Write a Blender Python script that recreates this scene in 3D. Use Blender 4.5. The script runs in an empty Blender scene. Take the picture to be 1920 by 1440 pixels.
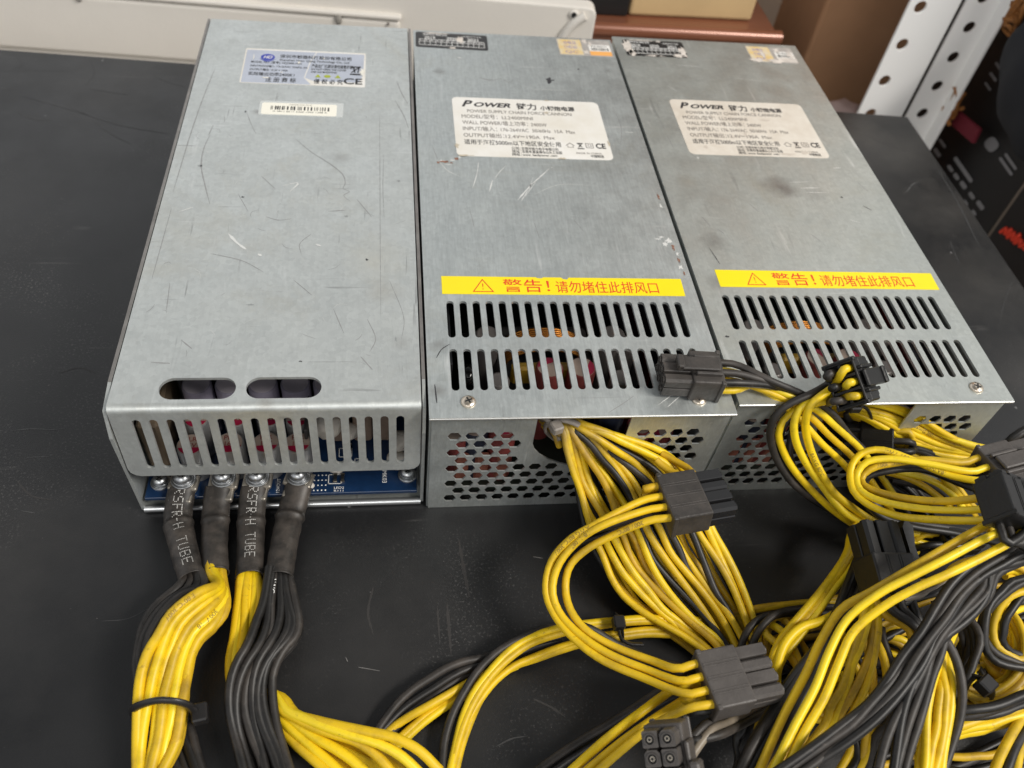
import bpy, bmesh, math, random
import numpy as np
from mathutils import Vector, Matrix

# ------------------------------------------------------------------ scene, camera, light
S = bpy.context.scene
C = S.collection
PI = math.pi
R = math.radians
random.seed(7)

CAM_LOC = np.array([-0.01121, -0.16679, 0.27282])
CAM_ROT = (0.69999, -0.10209, -0.09728)
FPX = 1547.43                                   # focal length in pixels of the 1920 wide photo
cam = bpy.data.cameras.new('camera')
camo = bpy.data.objects.new('camera', cam)
C.objects.link(camo)
camo.location = CAM_LOC
camo.rotation_euler = CAM_ROT
cam.sensor_width = 36
cam.lens = 36 * FPX / 1920
cam.clip_start = 0.01
cam.clip_end = 30
cam.dof.use_dof = True
cam.dof.focus_distance = 0.285
cam.dof.aperture_fstop = 15
S.camera = camo

w = bpy.data.worlds.new('World')
S.world = w
w.use_nodes = True
nt = w.node_tree
bgn = nt.nodes['Background']
tc = nt.nodes.new('ShaderNodeTexCoord')
sep = nt.nodes.new('ShaderNodeSeparateXYZ')
rp = nt.nodes.new('ShaderNodeValToRGB')
mr = nt.nodes.new('ShaderNodeMapRange')
nt.links.new(tc.outputs['Generated'], sep.inputs[0])
nt.links.new(sep.outputs['Z'], mr.inputs['Value'])
mr.inputs['From Min'].default_value = -1
els = rp.color_ramp.elements
els[0].position, els[0].color = .44, (.10, .097, .093, 1)
els[1].position, els[1].color = .52, (.78, .78, .77, 1)
for ps_, c_ in ((.68, (1.3, 1.3, 1.32)), (.75, (1.75, 1.78, 1.82)), (.80, (1.15, 1.18, 1.2)), (.90, (.40, .41, .41)), (1.0, (.2, .2, .2))):
    els.new(ps_).color = (*c_, 1)
nt.links.new(mr.outputs[0], rp.inputs[0])
nt.links.new(rp.outputs[0], bgn.inputs[0])
bgn.inputs[1].default_value = 0.5


def area(name, loc, aim, sx, sy, power, col):
    l = bpy.data.lights.new(name, 'AREA')
    l.shape = 'RECTANGLE'
    l.size, l.size_y = sx, sy
    l.energy = power
    l.color = col
    o = bpy.data.objects.new(name, l)
    o.location = loc
    o.rotation_euler = (Vector(aim) - Vector(loc)).to_track_quat('-Z', 'Y').to_euler()
    C.objects.link(o)


area('ceiling_lamp', (1.1, -0.55, 1.35), (0.1, 0.1, 0), 0.8, .3, 25, (1, .95, .88))
area('ceiling_lamp', (-0.5, -2.0, 1.7), (0.1, 0.2, 0), 1.2, .5, 8, (1, .965, .92))
S.view_settings.view_transform = 'Standard'
S.view_settings.look = 'None'
S.view_settings.exposure = 0.32
S.view_settings.gamma = 1
S.view_settings.use_curve_mapping = False
try:
    S.cycles.use_denoising = True
    S.cycles.max_bounces = 8
    S.cycles.caustics_reflective = False
    S.cycles.caustics_refractive = False
except Exception:
    pass


# ------------------------------------------------------------------ measuring from the photo
def _rot(rx, ry, rz):
    cx, sx, cy, sy, cz, sz = (math.cos(rx), math.sin(rx), math.cos(ry), math.sin(ry), math.cos(rz), math.sin(rz))
    X = np.array([[1, 0, 0], [0, cx, -sx], [0, sx, cx]])
    Y = np.array([[cy, 0, sy], [0, 1, 0], [-sy, 0, cy]])
    Z = np.array([[cz, -sz, 0], [sz, cz, 0], [0, 0, 1]])
    return Z @ Y @ X


CR = _rot(*CAM_ROT)


def _ray(x, y):
    return CR @ np.array([(x - 960) / FPX, -(y - 720) / FPX, -1.0])


def at(x, y, v, axis=2):
    "point of the photo's pixel on the plane axis=v (z by default), metres"
    d = _ray(x, y)
    return CAM_LOC + d * (v - CAM_LOC[axis]) / d[axis]


def P(x, y, zmm):
    return at(x, y, zmm * .001)


# ------------------------------------------------------------------ objects
def tag(o, label=None, cat=None, group=None, kind=None):
    if label: o['label'] = label
    if cat: o['category'] = cat
    if group: o['group'] = group
    if kind: o['kind'] = kind
    return o


def thing(name, label, cat, loc=(0, 0, 0), rz=0, group=None):
    o = bpy.data.objects.new(name, None)
    C.objects.link(o)
    o.empty_display_size = .01
    o.location = loc
    o.rotation_euler = (0, 0, rz)
    return tag(o, label, cat, group)


class MB:
    "collects geometry for ONE mesh object"

    def __init__(s):
        s.v, s.f, s.m, s.sm = [], [], [], []
        s.mi = 0

    def add(s, verts, faces, M=None, smooth=False):
        n = len(s.v)
        if M is not None:
            verts = [M @ Vector(p) for p in verts]
        s.v += [tuple(p) for p in verts]
        for f in faces:
            s.f.append(tuple(i + n for i in f))
            s.m.append(s.mi)
            s.sm.append(smooth)
        return s

    def mesh(s, me, M=None, smooth=False):
        return s.add([v.co.copy() for v in me.vertices], [tuple(p.vertices) for p in me.polygons], M, smooth)

    def bm(s, b, M=None, smooth=False):
        b.verts.index_update()
        s.add([v.co.copy() for v in b.verts], [tuple(v.index for v in f.verts) for f in b.faces], M, smooth)
        b.free()
        return s

    def box(s, lo, hi, bev=0, M=None, seg=1):
        b = bmesh.new()
        bmesh.ops.create_cube(b, size=1)
        lo, hi = Vector(lo), Vector(hi)
        for v in b.verts:
            v.co = Vector([(lo[i] + hi[i]) / 2 + v.co[i] * (hi[i] - lo[i]) for i in range(3)])
        if bev:
            bmesh.ops.bevel(b, geom=b.edges[:], offset=bev, segments=seg, affect='EDGES', profile=.5)
        return s.bm(b, M)

    def cyl(s, c, r, h, n=20, r2=None, bev=0, M=None, smooth=True):
        "upright cylinder, base centre c"
        r2 = r if r2 is None else r2
        prof = [(r, 0), (r2, h)] if not bev else [(r, 0), (r2, h - bev), (r2 - bev * .3, h - bev * .3), (r2 - bev, h)]
        return s.lathe(c, prof, n, M, smooth)

    def lathe(s, c, prof, n=20, M=None, smooth=True):
        vs, fs = [], []
        for (r, z) in prof:
            vs += [(c[0] + r * math.cos(2 * PI * i / n), c[1] + r * math.sin(2 * PI * i / n), c[2] + z) for i in range(n)]
        for k in range(len(prof) - 1):
            fs += [(k * n + i, k * n + (i + 1) % n, (k + 1) * n + (i + 1) % n, (k + 1) * n + i) for i in range(n)]
        s.add(vs, fs, M, smooth)
        k = (len(prof) - 1) * n
        s.add(vs[k:], [tuple(range(n))], M)
        s.add(vs[:n], [tuple(reversed(range(n)))], M)
        return s

    def poly(s, pts, M=None):
        return s.add(pts, [tuple(range(len(pts)))], M)

    def prism(s, pts, z0, z1, M=None):
        n = len(pts)
        vs = [(x, y, z0) for x, y in pts] + [(x, y, z1) for x, y in pts]
        fs = [tuple(reversed(range(n))), tuple(range(n, 2 * n))] + [(i, (i + 1) % n, n + (i + 1) % n, n + i) for i in range(n)]
        return s.add(vs, fs, M)

    def sweep(s, pts, r, n=10, closed=False, ry=None, up=None, cap=True, taper=None):
        "round (or elliptic) section along points"
        pts = np.asarray(pts, float)
        fr = frames(pts, closed, up)
        vs, fs = [], []
        k = len(pts)
        for i in range(k):
            T, N, B = fr[i]
            q = taper[i] if taper is not None else 1
            qa, qb = (q if isinstance(q, tuple) else (q, q))
            for j in range(n):
                a = 2 * PI * j / n
                vs.append(pts[i] + N * math.cos(a) * r * qa + B * math.sin(a) * (ry or r) * qb)
        for i in range(k if closed else k - 1):
            a, b = i * n, ((i + 1) % k) * n
            fs += [(a + j, a + (j + 1) % n, b + (j + 1) % n, b + j) for j in range(n)]
        s.add(vs, fs, None, True)
        if not closed and cap:
            s.add(vs[:n], [tuple(reversed(range(n)))])
            s.add(vs[-n:], [tuple(range(n))])
        return s

    def build(s, name, mats, parent=None):
        me = bpy.data.meshes.new(name)
        me.from_pydata(s.v, [], s.f)
        if not isinstance(mats, (list, tuple)): mats = [mats]
        for m in mats: me.materials.append(m)
        me.polygons.foreach_set('material_index', s.m)
        me.polygons.foreach_set('use_smooth', s.sm)
        me.update()
        o = bpy.data.objects.new(name, me)
        C.objects.link(o)
        if parent: o.parent = parent
        return o


def frames(pts, closed=False, up=None):
    k = len(pts)
    out = []
    N = None
    for i in range(k):
        a = pts[(i + 1) % k] if (closed or i < k - 1) else pts[i]
        b = pts[i - 1] if (closed or i > 0) else pts[i]
        T = a - b
        T = T / (np.linalg.norm(T) + 1e-12)
        if up is not None:
            B = np.asarray(up, float)
            N = np.cross(B, T)
        else:
            if N is None:
                N = np.cross(np.array([0, 0, 1.0]), T)
                if np.linalg.norm(N) < .1: N = np.cross(np.array([0, 1.0, 0]), T)
            N = N - T * N.dot(T)
        N = N / (np.linalg.norm(N) + 1e-12)
        B = np.cross(T, N)
        out.append((T, N, B))
    return out


def spline(pts, step=.0025, closed=False):
    "Catmull-Rom through the points, resampled evenly"
    p = np.asarray(pts, float)
    if closed:
        p = np.vstack([p[-1], p, p[0], p[1]])
    else:
        p = np.vstack([2 * p[0] - p[1], p, 2 * p[-1] - p[-2]])
    out = []
    for i in range(1, len(p) - 2):
        p0, p1, p2, p3 = p[i - 1:i + 3]
        t0 = 0
        d1 = max(np.linalg.norm(p1 - p0) ** .5, 1e-5)
        d2 = max(np.linalg.norm(p2 - p1) ** .5, 1e-5)
        d3 = max(np.linalg.norm(p3 - p2) ** .5, 1e-5)
        t1, t2, t3 = d1, d1 + d2, d1 + d2 + d3
        for u in np.linspace(0, 1, 12, endpoint=False):
            t = t1 + u * (t2 - t1)
            A1 = (t1 - t) / (t1 - t0) * p0 + (t - t0) / (t1 - t0) * p1
            A2 = (t2 - t) / (t2 - t1) * p1 + (t - t1) / (t2 - t1) * p2
            A3 = (t3 - t) / (t3 - t2) * p2 + (t - t2) / (t3 - t2) * p3
            B1 = (t2 - t) / (t2 - t0) * A1 + (t - t0) / (t2 - t0) * A2
            B2 = (t3 - t) / (t3 - t1) * A2 + (t - t1) / (t3 - t1) * A3
            out.append((t2 - t) / (t2 - t1) * B1 + (t - t1) / (t2 - t1) * B2)
    if not closed: out.append(p[-2])
    out = np.array(out)
    return resample(out, step=step, closed=closed)


def resample(q, n=None, step=None, closed=False):
    if closed: q = np.vstack([q, q[0]])
    d = np.concatenate([[0], np.cumsum(np.linalg.norm(np.diff(q, axis=0), axis=1))])
    if n is None: n = max(4, int(d[-1] / step) + 1)
    t = np.linspace(0, d[-1], n + (1 if closed else 0))
    r = np.stack([np.interp(t, d, q[:, i]) for i in range(3)], 1)
    return r[:-1] if closed else r


def plate(outer, holes, th, bev=0.0):
    "flat sheet with cut holes; lies in xy, z from 0 to th"
    cu = bpy.data.curves.new('sheet', 'CURVE')
    cu.dimensions = '2D'
    cu.fill_mode = 'BOTH'
    cu.extrude = th / 2 - bev
    cu.bevel_depth = bev
    cu.bevel_resolution = 1
    cu.offset = -bev
    for pl in [outer] + holes:
        sp = cu.splines.new('POLY')
        sp.points.add(len(pl) - 1)
        for p, (x, y) in zip(sp.points, pl): p.co = (x, y, 0, 1)
        sp.use_cyclic_u = True
    o = bpy.data.objects.new('sheet', cu)
    me = bpy.data.meshes.new_from_object(o)
    me.transform(Matrix.Translation((0, 0, th / 2)))
    bpy.data.objects.remove(o)
    return me


def slot(x, y0, y1, wd, n=6):
    "stadium hole along y"
    r = wd / 2
    return [(x + r * math.cos(PI * i / n), y1 - r + r * math.sin(PI * i / n)) for i in range(n + 1)] + \
           [(x - r * math.cos(PI * i / n), y0 + r - r * math.sin(PI * i / n)) for i in range(n + 1)]


def rrect(x0, y0, x1, y1, r, n=4):
    out = []
    for cx, cy, a in ((x1 - r, y1 - r, 0), (x0 + r, y1 - r, 90), (x0 + r, y0 + r, 180), (x1 - r, y0 + r, 270)):
        out += [(cx + r * math.cos(R(a + 90 * i / n)), cy + r * math.sin(R(a + 90 * i / n))) for i in range(n + 1)]
    return out


def circ(x, y, r, n=18, ry=None):
    return [(x + r * math.cos(2 * PI * i / n), y + (ry or r) * math.sin(2 * PI * i / n)) for i in range(n)]


_tcache = {}


def text(body, size=1, bold=0, shear=0):
    "lettering as a flat mesh: (verts, faces, width)"
    k = (body, bold, shear)
    if k not in _tcache:
        cu = bpy.data.curves.new('lettering', 'FONT')
        cu.body = body
        cu.size = 1
        cu.offset = bold
        cu.shear = shear
        cu.resolution_u = 3
        o = bpy.data.objects.new('lettering', cu)
        me = bpy.data.meshes.new_from_object(o)
        vs = [v.co.copy() for v in me.vertices]
        fs = [tuple(p.vertices) for p in me.polygons]
        bpy.data.objects.remove(o)
        _tcache[k] = (vs, fs)
    vs, fs = _tcache[k]
    return [v * size for v in vs], fs


def put_text(mb, body, x, y, size, width=None, z=0, bold=0, shear=0):
    "left baseline at (x,y); squeezed to width when given"
    vs, fs = text(body, size, bold, shear)
    if not vs: return
    x0 = min(v.x for v in vs)
    x1 = max(v.x for v in vs)
    k = (width / (x1 - x0)) if width else 1
    mb.add([(x + (v.x - x0) * k, y + v.y, z) for v in vs], fs)


# ------------------------------------------------------------------ materials
def mat(name, col, rough=.5, metal=0, spec=.5, var=0, vscale=40, bump=0, bscale=200, rvar=0, coat=0, col2=None, detail=4):
    m = bpy.data.materials.new(name)
    m.use_nodes = True
    n, l = m.node_tree.nodes, m.node_tree.links
    p = n['Principled BSDF']
    p.inputs['Base Color'].default_value = (*col, 1)
    p.inputs['Roughness'].default_value = rough
    p.inputs['Metallic'].default_value = metal
    p.inputs['Specular IOR Level'].default_value = spec
    p.inputs['Coat Weight'].default_value = coat
    p.inputs['Coat Roughness'].default_value = .25
    if var or rvar or bump:
        t = n.new('ShaderNodeTexCoord')
    if var:
        no = n.new('ShaderNodeTexNoise')
        no.inputs['Scale'].default_value = vscale
        no.inputs['Detail'].default_value = detail
        no.inputs['Roughness'].default_value = .65
        l.new(t.outputs['Object'], no.inputs['Vector'])
        cr = n.new('ShaderNodeValToRGB')
        cr.color_ramp.elements[0].position = .32
        cr.color_ramp.elements[1].position = .68
        b = col2 if col2 else tuple(c * (1 - var) for c in col)
        cr.color_ramp.elements[0].color = (*b, 1)
        cr.color_ramp.elements[1].color = (*col, 1)
        l.new(no.outputs['Fac'], cr.inputs[0])
        l.new(cr.outputs[0], p.inputs['Base Color'])
    if rvar:
        n2 = n.new('ShaderNodeTexNoise')
        n2.inputs['Scale'].default_value = vscale * 1.7
        n2.inputs['Detail'].default_value = 5
        l.new(t.outputs['Object'], n2.inputs['Vector'])
        m2 = n.new('ShaderNodeMapRange')
        m2.inputs['From Min'].default_value = .3
        m2.inputs['From Max'].default_value = .7
        m2.inputs['To Min'].default_value = rough - rvar
        m2.inputs['To Max'].default_value = rough + rvar
        l.new(n2.outputs['Fac'], m2.inputs['Value'])
        l.new(m2.outputs[0], p.inputs['Roughness'])
    if bump:
        n3 = n.new('ShaderNodeTexNoise')
        n3.inputs['Scale'].default_value = bscale
        n3.inputs['Detail'].default_value = 3
        l.new(t.outputs['Object'], n3.inputs['Vector'])
        bp = n.new('ShaderNodeBump')
        bp.inputs['Strength'].default_value = bump
        bp.inputs['Distance'].default_value = .0004
        l.new(n3.outputs['Fac'], bp.inputs['Height'])
        l.new(bp.outputs[0], p.inputs['Normal'])
    return m


def galv(name, tint, scale=1.0, seed=0.0, dirt=.5, grain=.5, smudges=()):
    "zinc coated sheet: spangle, stains, fine scratches, rubbed patches"
    m = bpy.data.materials.new(name)
    m.use_nodes = True
    n, l = m.node_tree.nodes, m.node_tree.links
    p = n['Principled BSDF']
    t = n.new('ShaderNodeTexCoord')
    mp = n.new('ShaderNodeMapping')
    mp.inputs['Location'].default_value = (seed, seed * .7, seed * .3)
    l.new(t.outputs['Object'], mp.inputs['Vector'])

    def noise(sc, det=5, rg=.6, vec=None, dist=0):
        q = n.new('ShaderNodeTexNoise')
        q.inputs['Scale'].default_value = sc
        q.inputs['Detail'].default_value = det
        q.inputs['Roughness'].default_value = rg
        q.inputs['Distortion'].default_value = dist
        l.new(vec or mp.outputs[0], q.inputs['Vector'])
        return q.outputs['Fac']

    def ramp(x, a, b, ca=(0, 0, 0), cb=(1, 1, 1)):
        q = n.new('ShaderNodeValToRGB')
        q.color_ramp.elements[0].position, q.color_ramp.elements[1].position = a, b
        q.color_ramp.elements[0].color, q.color_ramp.elements[1].color = (*ca, 1), (*cb, 1)
        l.new(x, q.inputs[0])
        return q.outputs[0]

    def mix(f, a, b, mode='MIX'):
        q = n.new('ShaderNodeMix')
        q.data_type = 'RGBA'
        q.blend_type = mode
        if isinstance(f, float): q.inputs['Factor'].default_value = f
        else: l.new(f, q.inputs['Factor'])
        for i, x in ((6, a), (7, b)):
            if isinstance(x, tuple): q.inputs[i].default_value = (*x, 1)
            else: l.new(x, q.inputs[i])
        return q.outputs[2]

    base = ramp(noise(75 * scale, 8, .75), .3, .7, tuple(c * .91 for c in tint), tuple(c * 1.04 for c in tint))
    vo = n.new('ShaderNodeTexVoronoi')
    vo.inputs['Scale'].default_value = 620
    l.new(mp.outputs[0], vo.inputs['Vector'])
    sp = n.new('ShaderNodeSeparateColor')
    l.new(vo.outputs['Color'], sp.inputs[0])
    base = mix(.20, base, ramp(sp.outputs[0], 0, 1, (.52, .54, .54), (1, 1, 1)), 'MULTIPLY')
    # rolling grain along the sheet
    mg = n.new('ShaderNodeMapping')
    mg.inputs['Scale'].default_value = (1300, 130, 300)
    l.new(t.outputs['Object'], mg.inputs['Vector'])
    gr = ramp(noise(1, 3, .6, mg.outputs[0]), .35, .65, (1 - .3 * grain,) * 3, (1 + .0 * grain,) * 3)
    base = mix(1.0, base, gr, 'MULTIPLY')
    # warm grey grime in broad patches
    fg = n.new('ShaderNodeMath')
    fg.operation = 'MULTIPLY'
    fg.inputs[1].default_value = .75
    l.new(ramp(noise(13, 8, .76, dist=.6), .54, .84), fg.inputs[0])
    base = mix(fg.outputs[0], base, (tint[0] * .80, tint[1] * .74, tint[2] * .64))
    for sx_, sy_, sr_, sk_, sc_ in smudges:          # rubbed-in marks at fixed spots of the lid
        mpt = n.new('ShaderNodeVectorMath')
        mpt.operation = 'DISTANCE'
        mpt.inputs[1].default_value = (sx_, sy_, .0582)
        l.new(t.outputs['Object'], mpt.inputs[0])
        a1 = n.new('ShaderNodeMath')
        a1.operation = 'MULTIPLY_ADD'
        a1.inputs[1].default_value = sr_ * 1.6
        l.new(noise(180, 5, .7), a1.inputs[0])
        l.new(mpt.outputs['Value'], a1.inputs[2])
        mr_ = n.new('ShaderNodeMapRange')
        mr_.inputs['From Min'].default_value, mr_.inputs['From Max'].default_value = sr_ * 2.1, sr_ * .7
        mr_.inputs['To Max'].default_value = sk_
        l.new(a1.outputs[0], mr_.inputs['Value'])
        base = mix(mr_.outputs[0], base, sc_)
    # paler rubbed streaks: noise stretched in two directions
    for k, (sx, sy, rot, lo, hi, colr) in enumerate(((260, 26, .5, .64, .74, (.86, .88, .87)), (24, 300, .3, .66, .74, (.84, .85, .84)),
                                                     (420, 30, -.7, .67, .71, (.22, .22, .22)), (30, 420, .12, .68, .72, (.26, .26, .26)))):
        m2 = n.new('ShaderNodeMapping')
        m2.inputs['Scale'].default_value = (sx, sy, 40)
        m2.inputs['Rotation'].default_value = (0, 0, rot)
        m2.inputs['Location'].default_value = (seed * 3 + k, k * 2.1, k)
        l.new(t.outputs['Object'], m2.inputs['Vector'])
        f = ramp(noise(1, 3, .5, m2.outputs[0], .3), lo, hi)
        gate = ramp(noise(19 + 9 * k, 3), .45, .62)
        f = mix(1.0, f, gate, 'MULTIPLY')
        q = n.new('ShaderNodeMath')
        q.operation = 'MULTIPLY'
        q.inputs[1].default_value = .5 if k < 2 else .55 * dirt
        l.new(f, q.inputs[0])
        base = mix(q.outputs[0], base, colr)
    l.new(base, p.inputs['Base Color'])
    p.inputs['Metallic'].default_value = .74
    rr = n.new('ShaderNodeMapRange')
    rr.inputs['From Min'].default_value, rr.inputs['From Max'].default_value = .3, .7
    rr.inputs['To Min'].default_value, rr.inputs['To Max'].default_value = .36, .56
    l.new(noise(60, 6), rr.inputs['Value'])
    l.new(rr.outputs[0], p.inputs['Roughness'])
    m3 = n.new('ShaderNodeMapping')
    m3.inputs['Scale'].default_value = (900, 260, 400)
    l.new(t.outputs['Object'], m3.inputs['Vector'])
    bp = n.new('ShaderNodeBump')
    bp.inputs['Strength'].default_value = .28
    bp.inputs['Distance'].default_value = .0003
    l.new(noise(1, 4, .6, m3.outputs[0]), bp.inputs['Height'])
    l.new(bp.outputs[0], p.inputs['Normal'])
    return m


def table_mat():
    m = bpy.data.materials.new('black_laminate')
    m.use_nodes = True
    n, l = m.node_tree.nodes, m.node_tree.links
    p = n['Principled BSDF']
    t = n.new('ShaderNodeTexCoord')

    def noise(sc, det=5, rg=.6, vec=None, dist=0.):
        q = n.new('ShaderNodeTexNoise')
        q.inputs['Scale'].default_value = sc
        q.inputs['Detail'].default_value = det
        q.inputs['Roughness'].default_value = rg
        q.inputs['Distortion'].default_value = dist
        l.new(vec or t.outputs['Object'], q.inputs['Vector'])
        return q.outputs['Fac']

    def ramp(x, a, b, hi=1.):
        q = n.new('ShaderNodeMapRange')
        q.inputs['From Min'].default_value, q.inputs['From Max'].default_value = a, b
        q.inputs['To Max'].default_value = hi
        l.new(x, q.inputs['Value'])
        return q.outputs[0]

    def mul(a, b):
        q = n.new('ShaderNodeMath')
        q.operation = 'MULTIPLY'
        l.new(a, q.inputs[0])
        l.new(b, q.inputs[1])
        return q.outputs[0]

    def mix(f, a, b):
        q = n.new('ShaderNodeMix')
        q.data_type = 'RGBA'
        l.new(f, q.inputs['Factor'])
        for i, x in ((6, a), (7, b)):
            if isinstance(x, tuple): q.inputs[i].default_value = (*x, 1)
            else: l.new(x, q.inputs[i])
        return q.outputs[2]

    c = mix(ramp(noise(9, 6), .35, .7), (.007, .0073, .0083), (.012, .012, .0125))
    dust = mul(ramp(noise(14, 6, .7, dist=.5), .50, .72), ramp(noise(1100, 2), .56, .72, .75))
    c = mix(dust, c, (.17, .165, .16))
    for k, (sx, sy, rot) in enumerate(((7, 150, 1.9), (9, 190, .35), (6, 120, 2.6))):
        m2 = n.new('ShaderNodeMapping')
        m2.inputs['Scale'].default_value = (sx, sy, 1)
        m2.inputs['Rotation'].default_value = (0, 0, rot)
        m2.inputs['Location'].default_value = (k * 1.3, k, 0)
        l.new(t.outputs['Object'], m2.inputs['Vector'])
        f = mul(ramp(noise(1, 4, .55, m2.outputs[0], .4), .66, .74, .5), ramp(noise(16 + 5 * k, 3), .52, .66))
        c = mix(f, c, (.16, .155, .15))
    for sx_, sy_, sr_, sk_ in ((.302, .245, .034, .45), (.308, .185, .032, .5), (.300, .125, .034, .4), (.292, .06, .034, .35), (.285, .27, .02, .35), (-.17, .28, .04, .16), (-.21, .17, .05, .12), (-.15, -.02, .05, .2), (-.02, -.06, .045, .22)):
        vd = n.new('ShaderNodeVectorMath')
        vd.operation = 'DISTANCE'
        vd.inputs[1].default_value = (sx_, sy_, 0)
        l.new(t.outputs['Object'], vd.inputs[0])
        ma = n.new('ShaderNodeMath')
        ma.operation = 'MULTIPLY_ADD'
        ma.inputs[1].default_value = sr_ * 2.2
        l.new(noise(38, 7, .72), ma.inputs[0])
        l.new(vd.outputs['Value'], ma.inputs[2])
        mq = n.new('ShaderNodeMapRange')
        mq.inputs['From Min'].default_value, mq.inputs['From Max'].default_value = sr_ * 2.2, sr_ * .9
        mq.inputs['To Max'].default_value = sk_
        l.new(ma.outputs[0], mq.inputs['Value'])
        c = mix(mq.outputs[0], c, (.075, .070, .065))
    sp = n.new('ShaderNodeTexVoronoi')
    sp.inputs['Scale'].default_value = 62
    l.new(t.outputs['Object'], sp.inputs['Vector'])
    q = n.new('ShaderNodeMapRange')
    q.inputs['From Min'].default_value, q.inputs['From Max'].default_value = .055, .035
    l.new(sp.outputs['Distance'], q.inputs['Value'])
    c = mix(mul(q.outputs[0], ramp(noise(40, 2), .55, .6, .6)), c, (.4, .4, .4))
    p.inputs['Specular IOR Level'].default_value = .66
    l.new(c, p.inputs['Base Color'])
    l.new(ramp(noise(30, 5), .2, .8, 1.), n.new('ShaderNodeMath').inputs[0])
    rr = n.new('ShaderNodeMapRange')
    rr.inputs['From Min'].default_value, rr.inputs['From Max'].default_value = .3, .7
    rr.inputs['To Min'].default_value, rr.inputs['To Max'].default_value = .34, .48
    l.new(noise(24, 6), rr.inputs['Value'])
    l.new(rr.outputs[0], p.inputs['Roughness'])
    bp = n.new('ShaderNodeBump')
    bp.inputs['Strength'].default_value = .12
    bp.inputs['Distance'].default_value = .0004
    l.new(noise(1500, 2), bp.inputs['Height'])
    l.new(bp.outputs[0], p.inputs['Normal'])
    return m


def wire_mat(name, col, dirtcol, lo, hi, rough=.42, dscale=60, grime=((.046, .000, .047), .019, .004)):
    m = bpy.data.materials.new(name)
    m.use_nodes = True
    n, l = m.node_tree.nodes, m.node_tree.links
    p = n['Principled BSDF']
    t = n.new('ShaderNodeTexCoord')
    out = None
    for i, (sc, a, b, k) in enumerate(((dscale, lo, hi, .75), (420, .62, .72, .6))):
        q = n.new('ShaderNodeTexNoise')
        q.inputs['Scale'].default_value = sc
        q.inputs['Detail'].default_value = 6
        q.inputs['Roughness'].default_value = .68
        l.new(t.outputs['Object'], q.inputs['Vector'])
        r = n.new('ShaderNodeMapRange')
        r.inputs['From Min'].default_value, r.inputs['From Max'].default_value = a, b
        r.inputs['To Max'].default_value = k
        l.new(q.outputs['Fac'], r.inputs['Value'])
        x = n.new('ShaderNodeMix')
        x.data_type = 'RGBA'
        l.new(r.outputs[0], x.inputs['Factor'])
        if out is None: x.inputs[6].default_value = (*col, 1)
        else: l.new(out, x.inputs[6])
        x.inputs[7].default_value = (*dirtcol, 1)
        out = x.outputs[2]
    if grime:
        d = n.new('ShaderNodeVectorMath')
        d.operation = 'DISTANCE'
        d.inputs[1].default_value = grime[0]
        l.new(t.outputs['Object'], d.inputs[0])
        q = n.new('ShaderNodeTexNoise')
        q.inputs['Scale'].default_value = 110
        q.inputs['Detail'].default_value = 4
        l.new(t.outputs['Object'], q.inputs['Vector'])
        a = n.new('ShaderNodeMath')
        a.operation = 'MULTIPLY_ADD'
        a.inputs[1].default_value = .05
        l.new(q.outputs['Fac'], a.inputs[0])
        l.new(d.outputs['Value'], a.inputs[2])
        r = n.new('ShaderNodeMapRange')
        r.inputs['From Min'].default_value, r.inputs['From Max'].default_value = grime[1] + .025, grime[2] + .025
        r.inputs['To Max'].default_value = .62
        l.new(a.outputs[0], r.inputs['Value'])
        x = n.new('ShaderNodeMix')
        x.data_type = 'RGBA'
        l.new(r.outputs[0], x.inputs['Factor'])
        l.new(out, x.inputs[6])
        x.inputs[7].default_value = (.15, .10, .05, 1)
        out = x.outputs[2]
    l.new(out, p.inputs['Base Color'])
    p.inputs['Roughness'].default_value = rough
    p.inputs['Specular IOR Level'].default_value = .45
    return m


DK = (.20, .18, .165)
GALV1 = galv('zinc_sheet', (.68, .71, .695), 1.0, 0.0, 1.0, .12, ((.032, .169, .0022, .5, DK), (.070, .136, .004, .35, DK), (.088, .055, .006, .35, (.42, .37, .28)), (.094, .028, .0032, .32, DK), (.050, .002, .003, .5, (.30, .27, .23)), (.085, .072, .012, .3, (.62, .58, .46))))
GALV2 = galv('zinc_sheet_bluish', (.615, .655, .65), .8, 3.1, .35, .42, ((.0115, .213, .0032, .45, DK), (.004, .030, .003, .5, DK), (.003, .009, .003, .5, DK), (.098, .222, .002, .4, DK)))
GALV3 = galv('zinc_sheet_greenish', (.565, .595, .57), .9, 7.7, .5, .15, ((.0545, .123, .0075, .75, DK), (.058, .119, .0045, .6, DK), (.0135, .084, .0055, .55, DK), (.008, .060, .004, .5, DK), (.070, .118, .006, .3, DK), (.012, .125, .005, .3, (.5, .45, .36))))
GALVE = mat('zinc_edge', (.36, .34, .32), .45, .8, var=.3, vscale=150)
SCR_D = mat('scratch_dark', (.37, .375, .375), .6, .4)
SCR_DD = mat('scuff_black', (.05, .05, .055), .6, .2)
SCR_L = mat('scratch_pale', (.74, .75, .73), .5, .3)
SMUDGE = mat('smudge', (.40, .42, .42), .6, .6)
RUST = mat('rust', (.33, .17, .115), .9, 0, var=.55, vscale=900)
TABLE = table_mat()
YEL = wire_mat('yellow_insulation', (.82, .575, .010), (.20, .125, .025), .48, .80)
YEL_B = wire_mat('lemon_insulation', (.85, .63, .020), (.21, .14, .03), .50, .82, .38)
YEL_C = wire_mat('deep_yellow_insulation', (.75, .495, .008), (.17, .10, .02), .46, .78, .46)
YEL_D = wire_mat('dirty_yellow_insulation', (.62, .385, .012), (.11, .07, .028), .42, .74, .5)
YEL_O = wire_mat('worn_yellow_insulation', (.69, .455, .010), (.14, .088, .022), .44, .78, .47)
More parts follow.
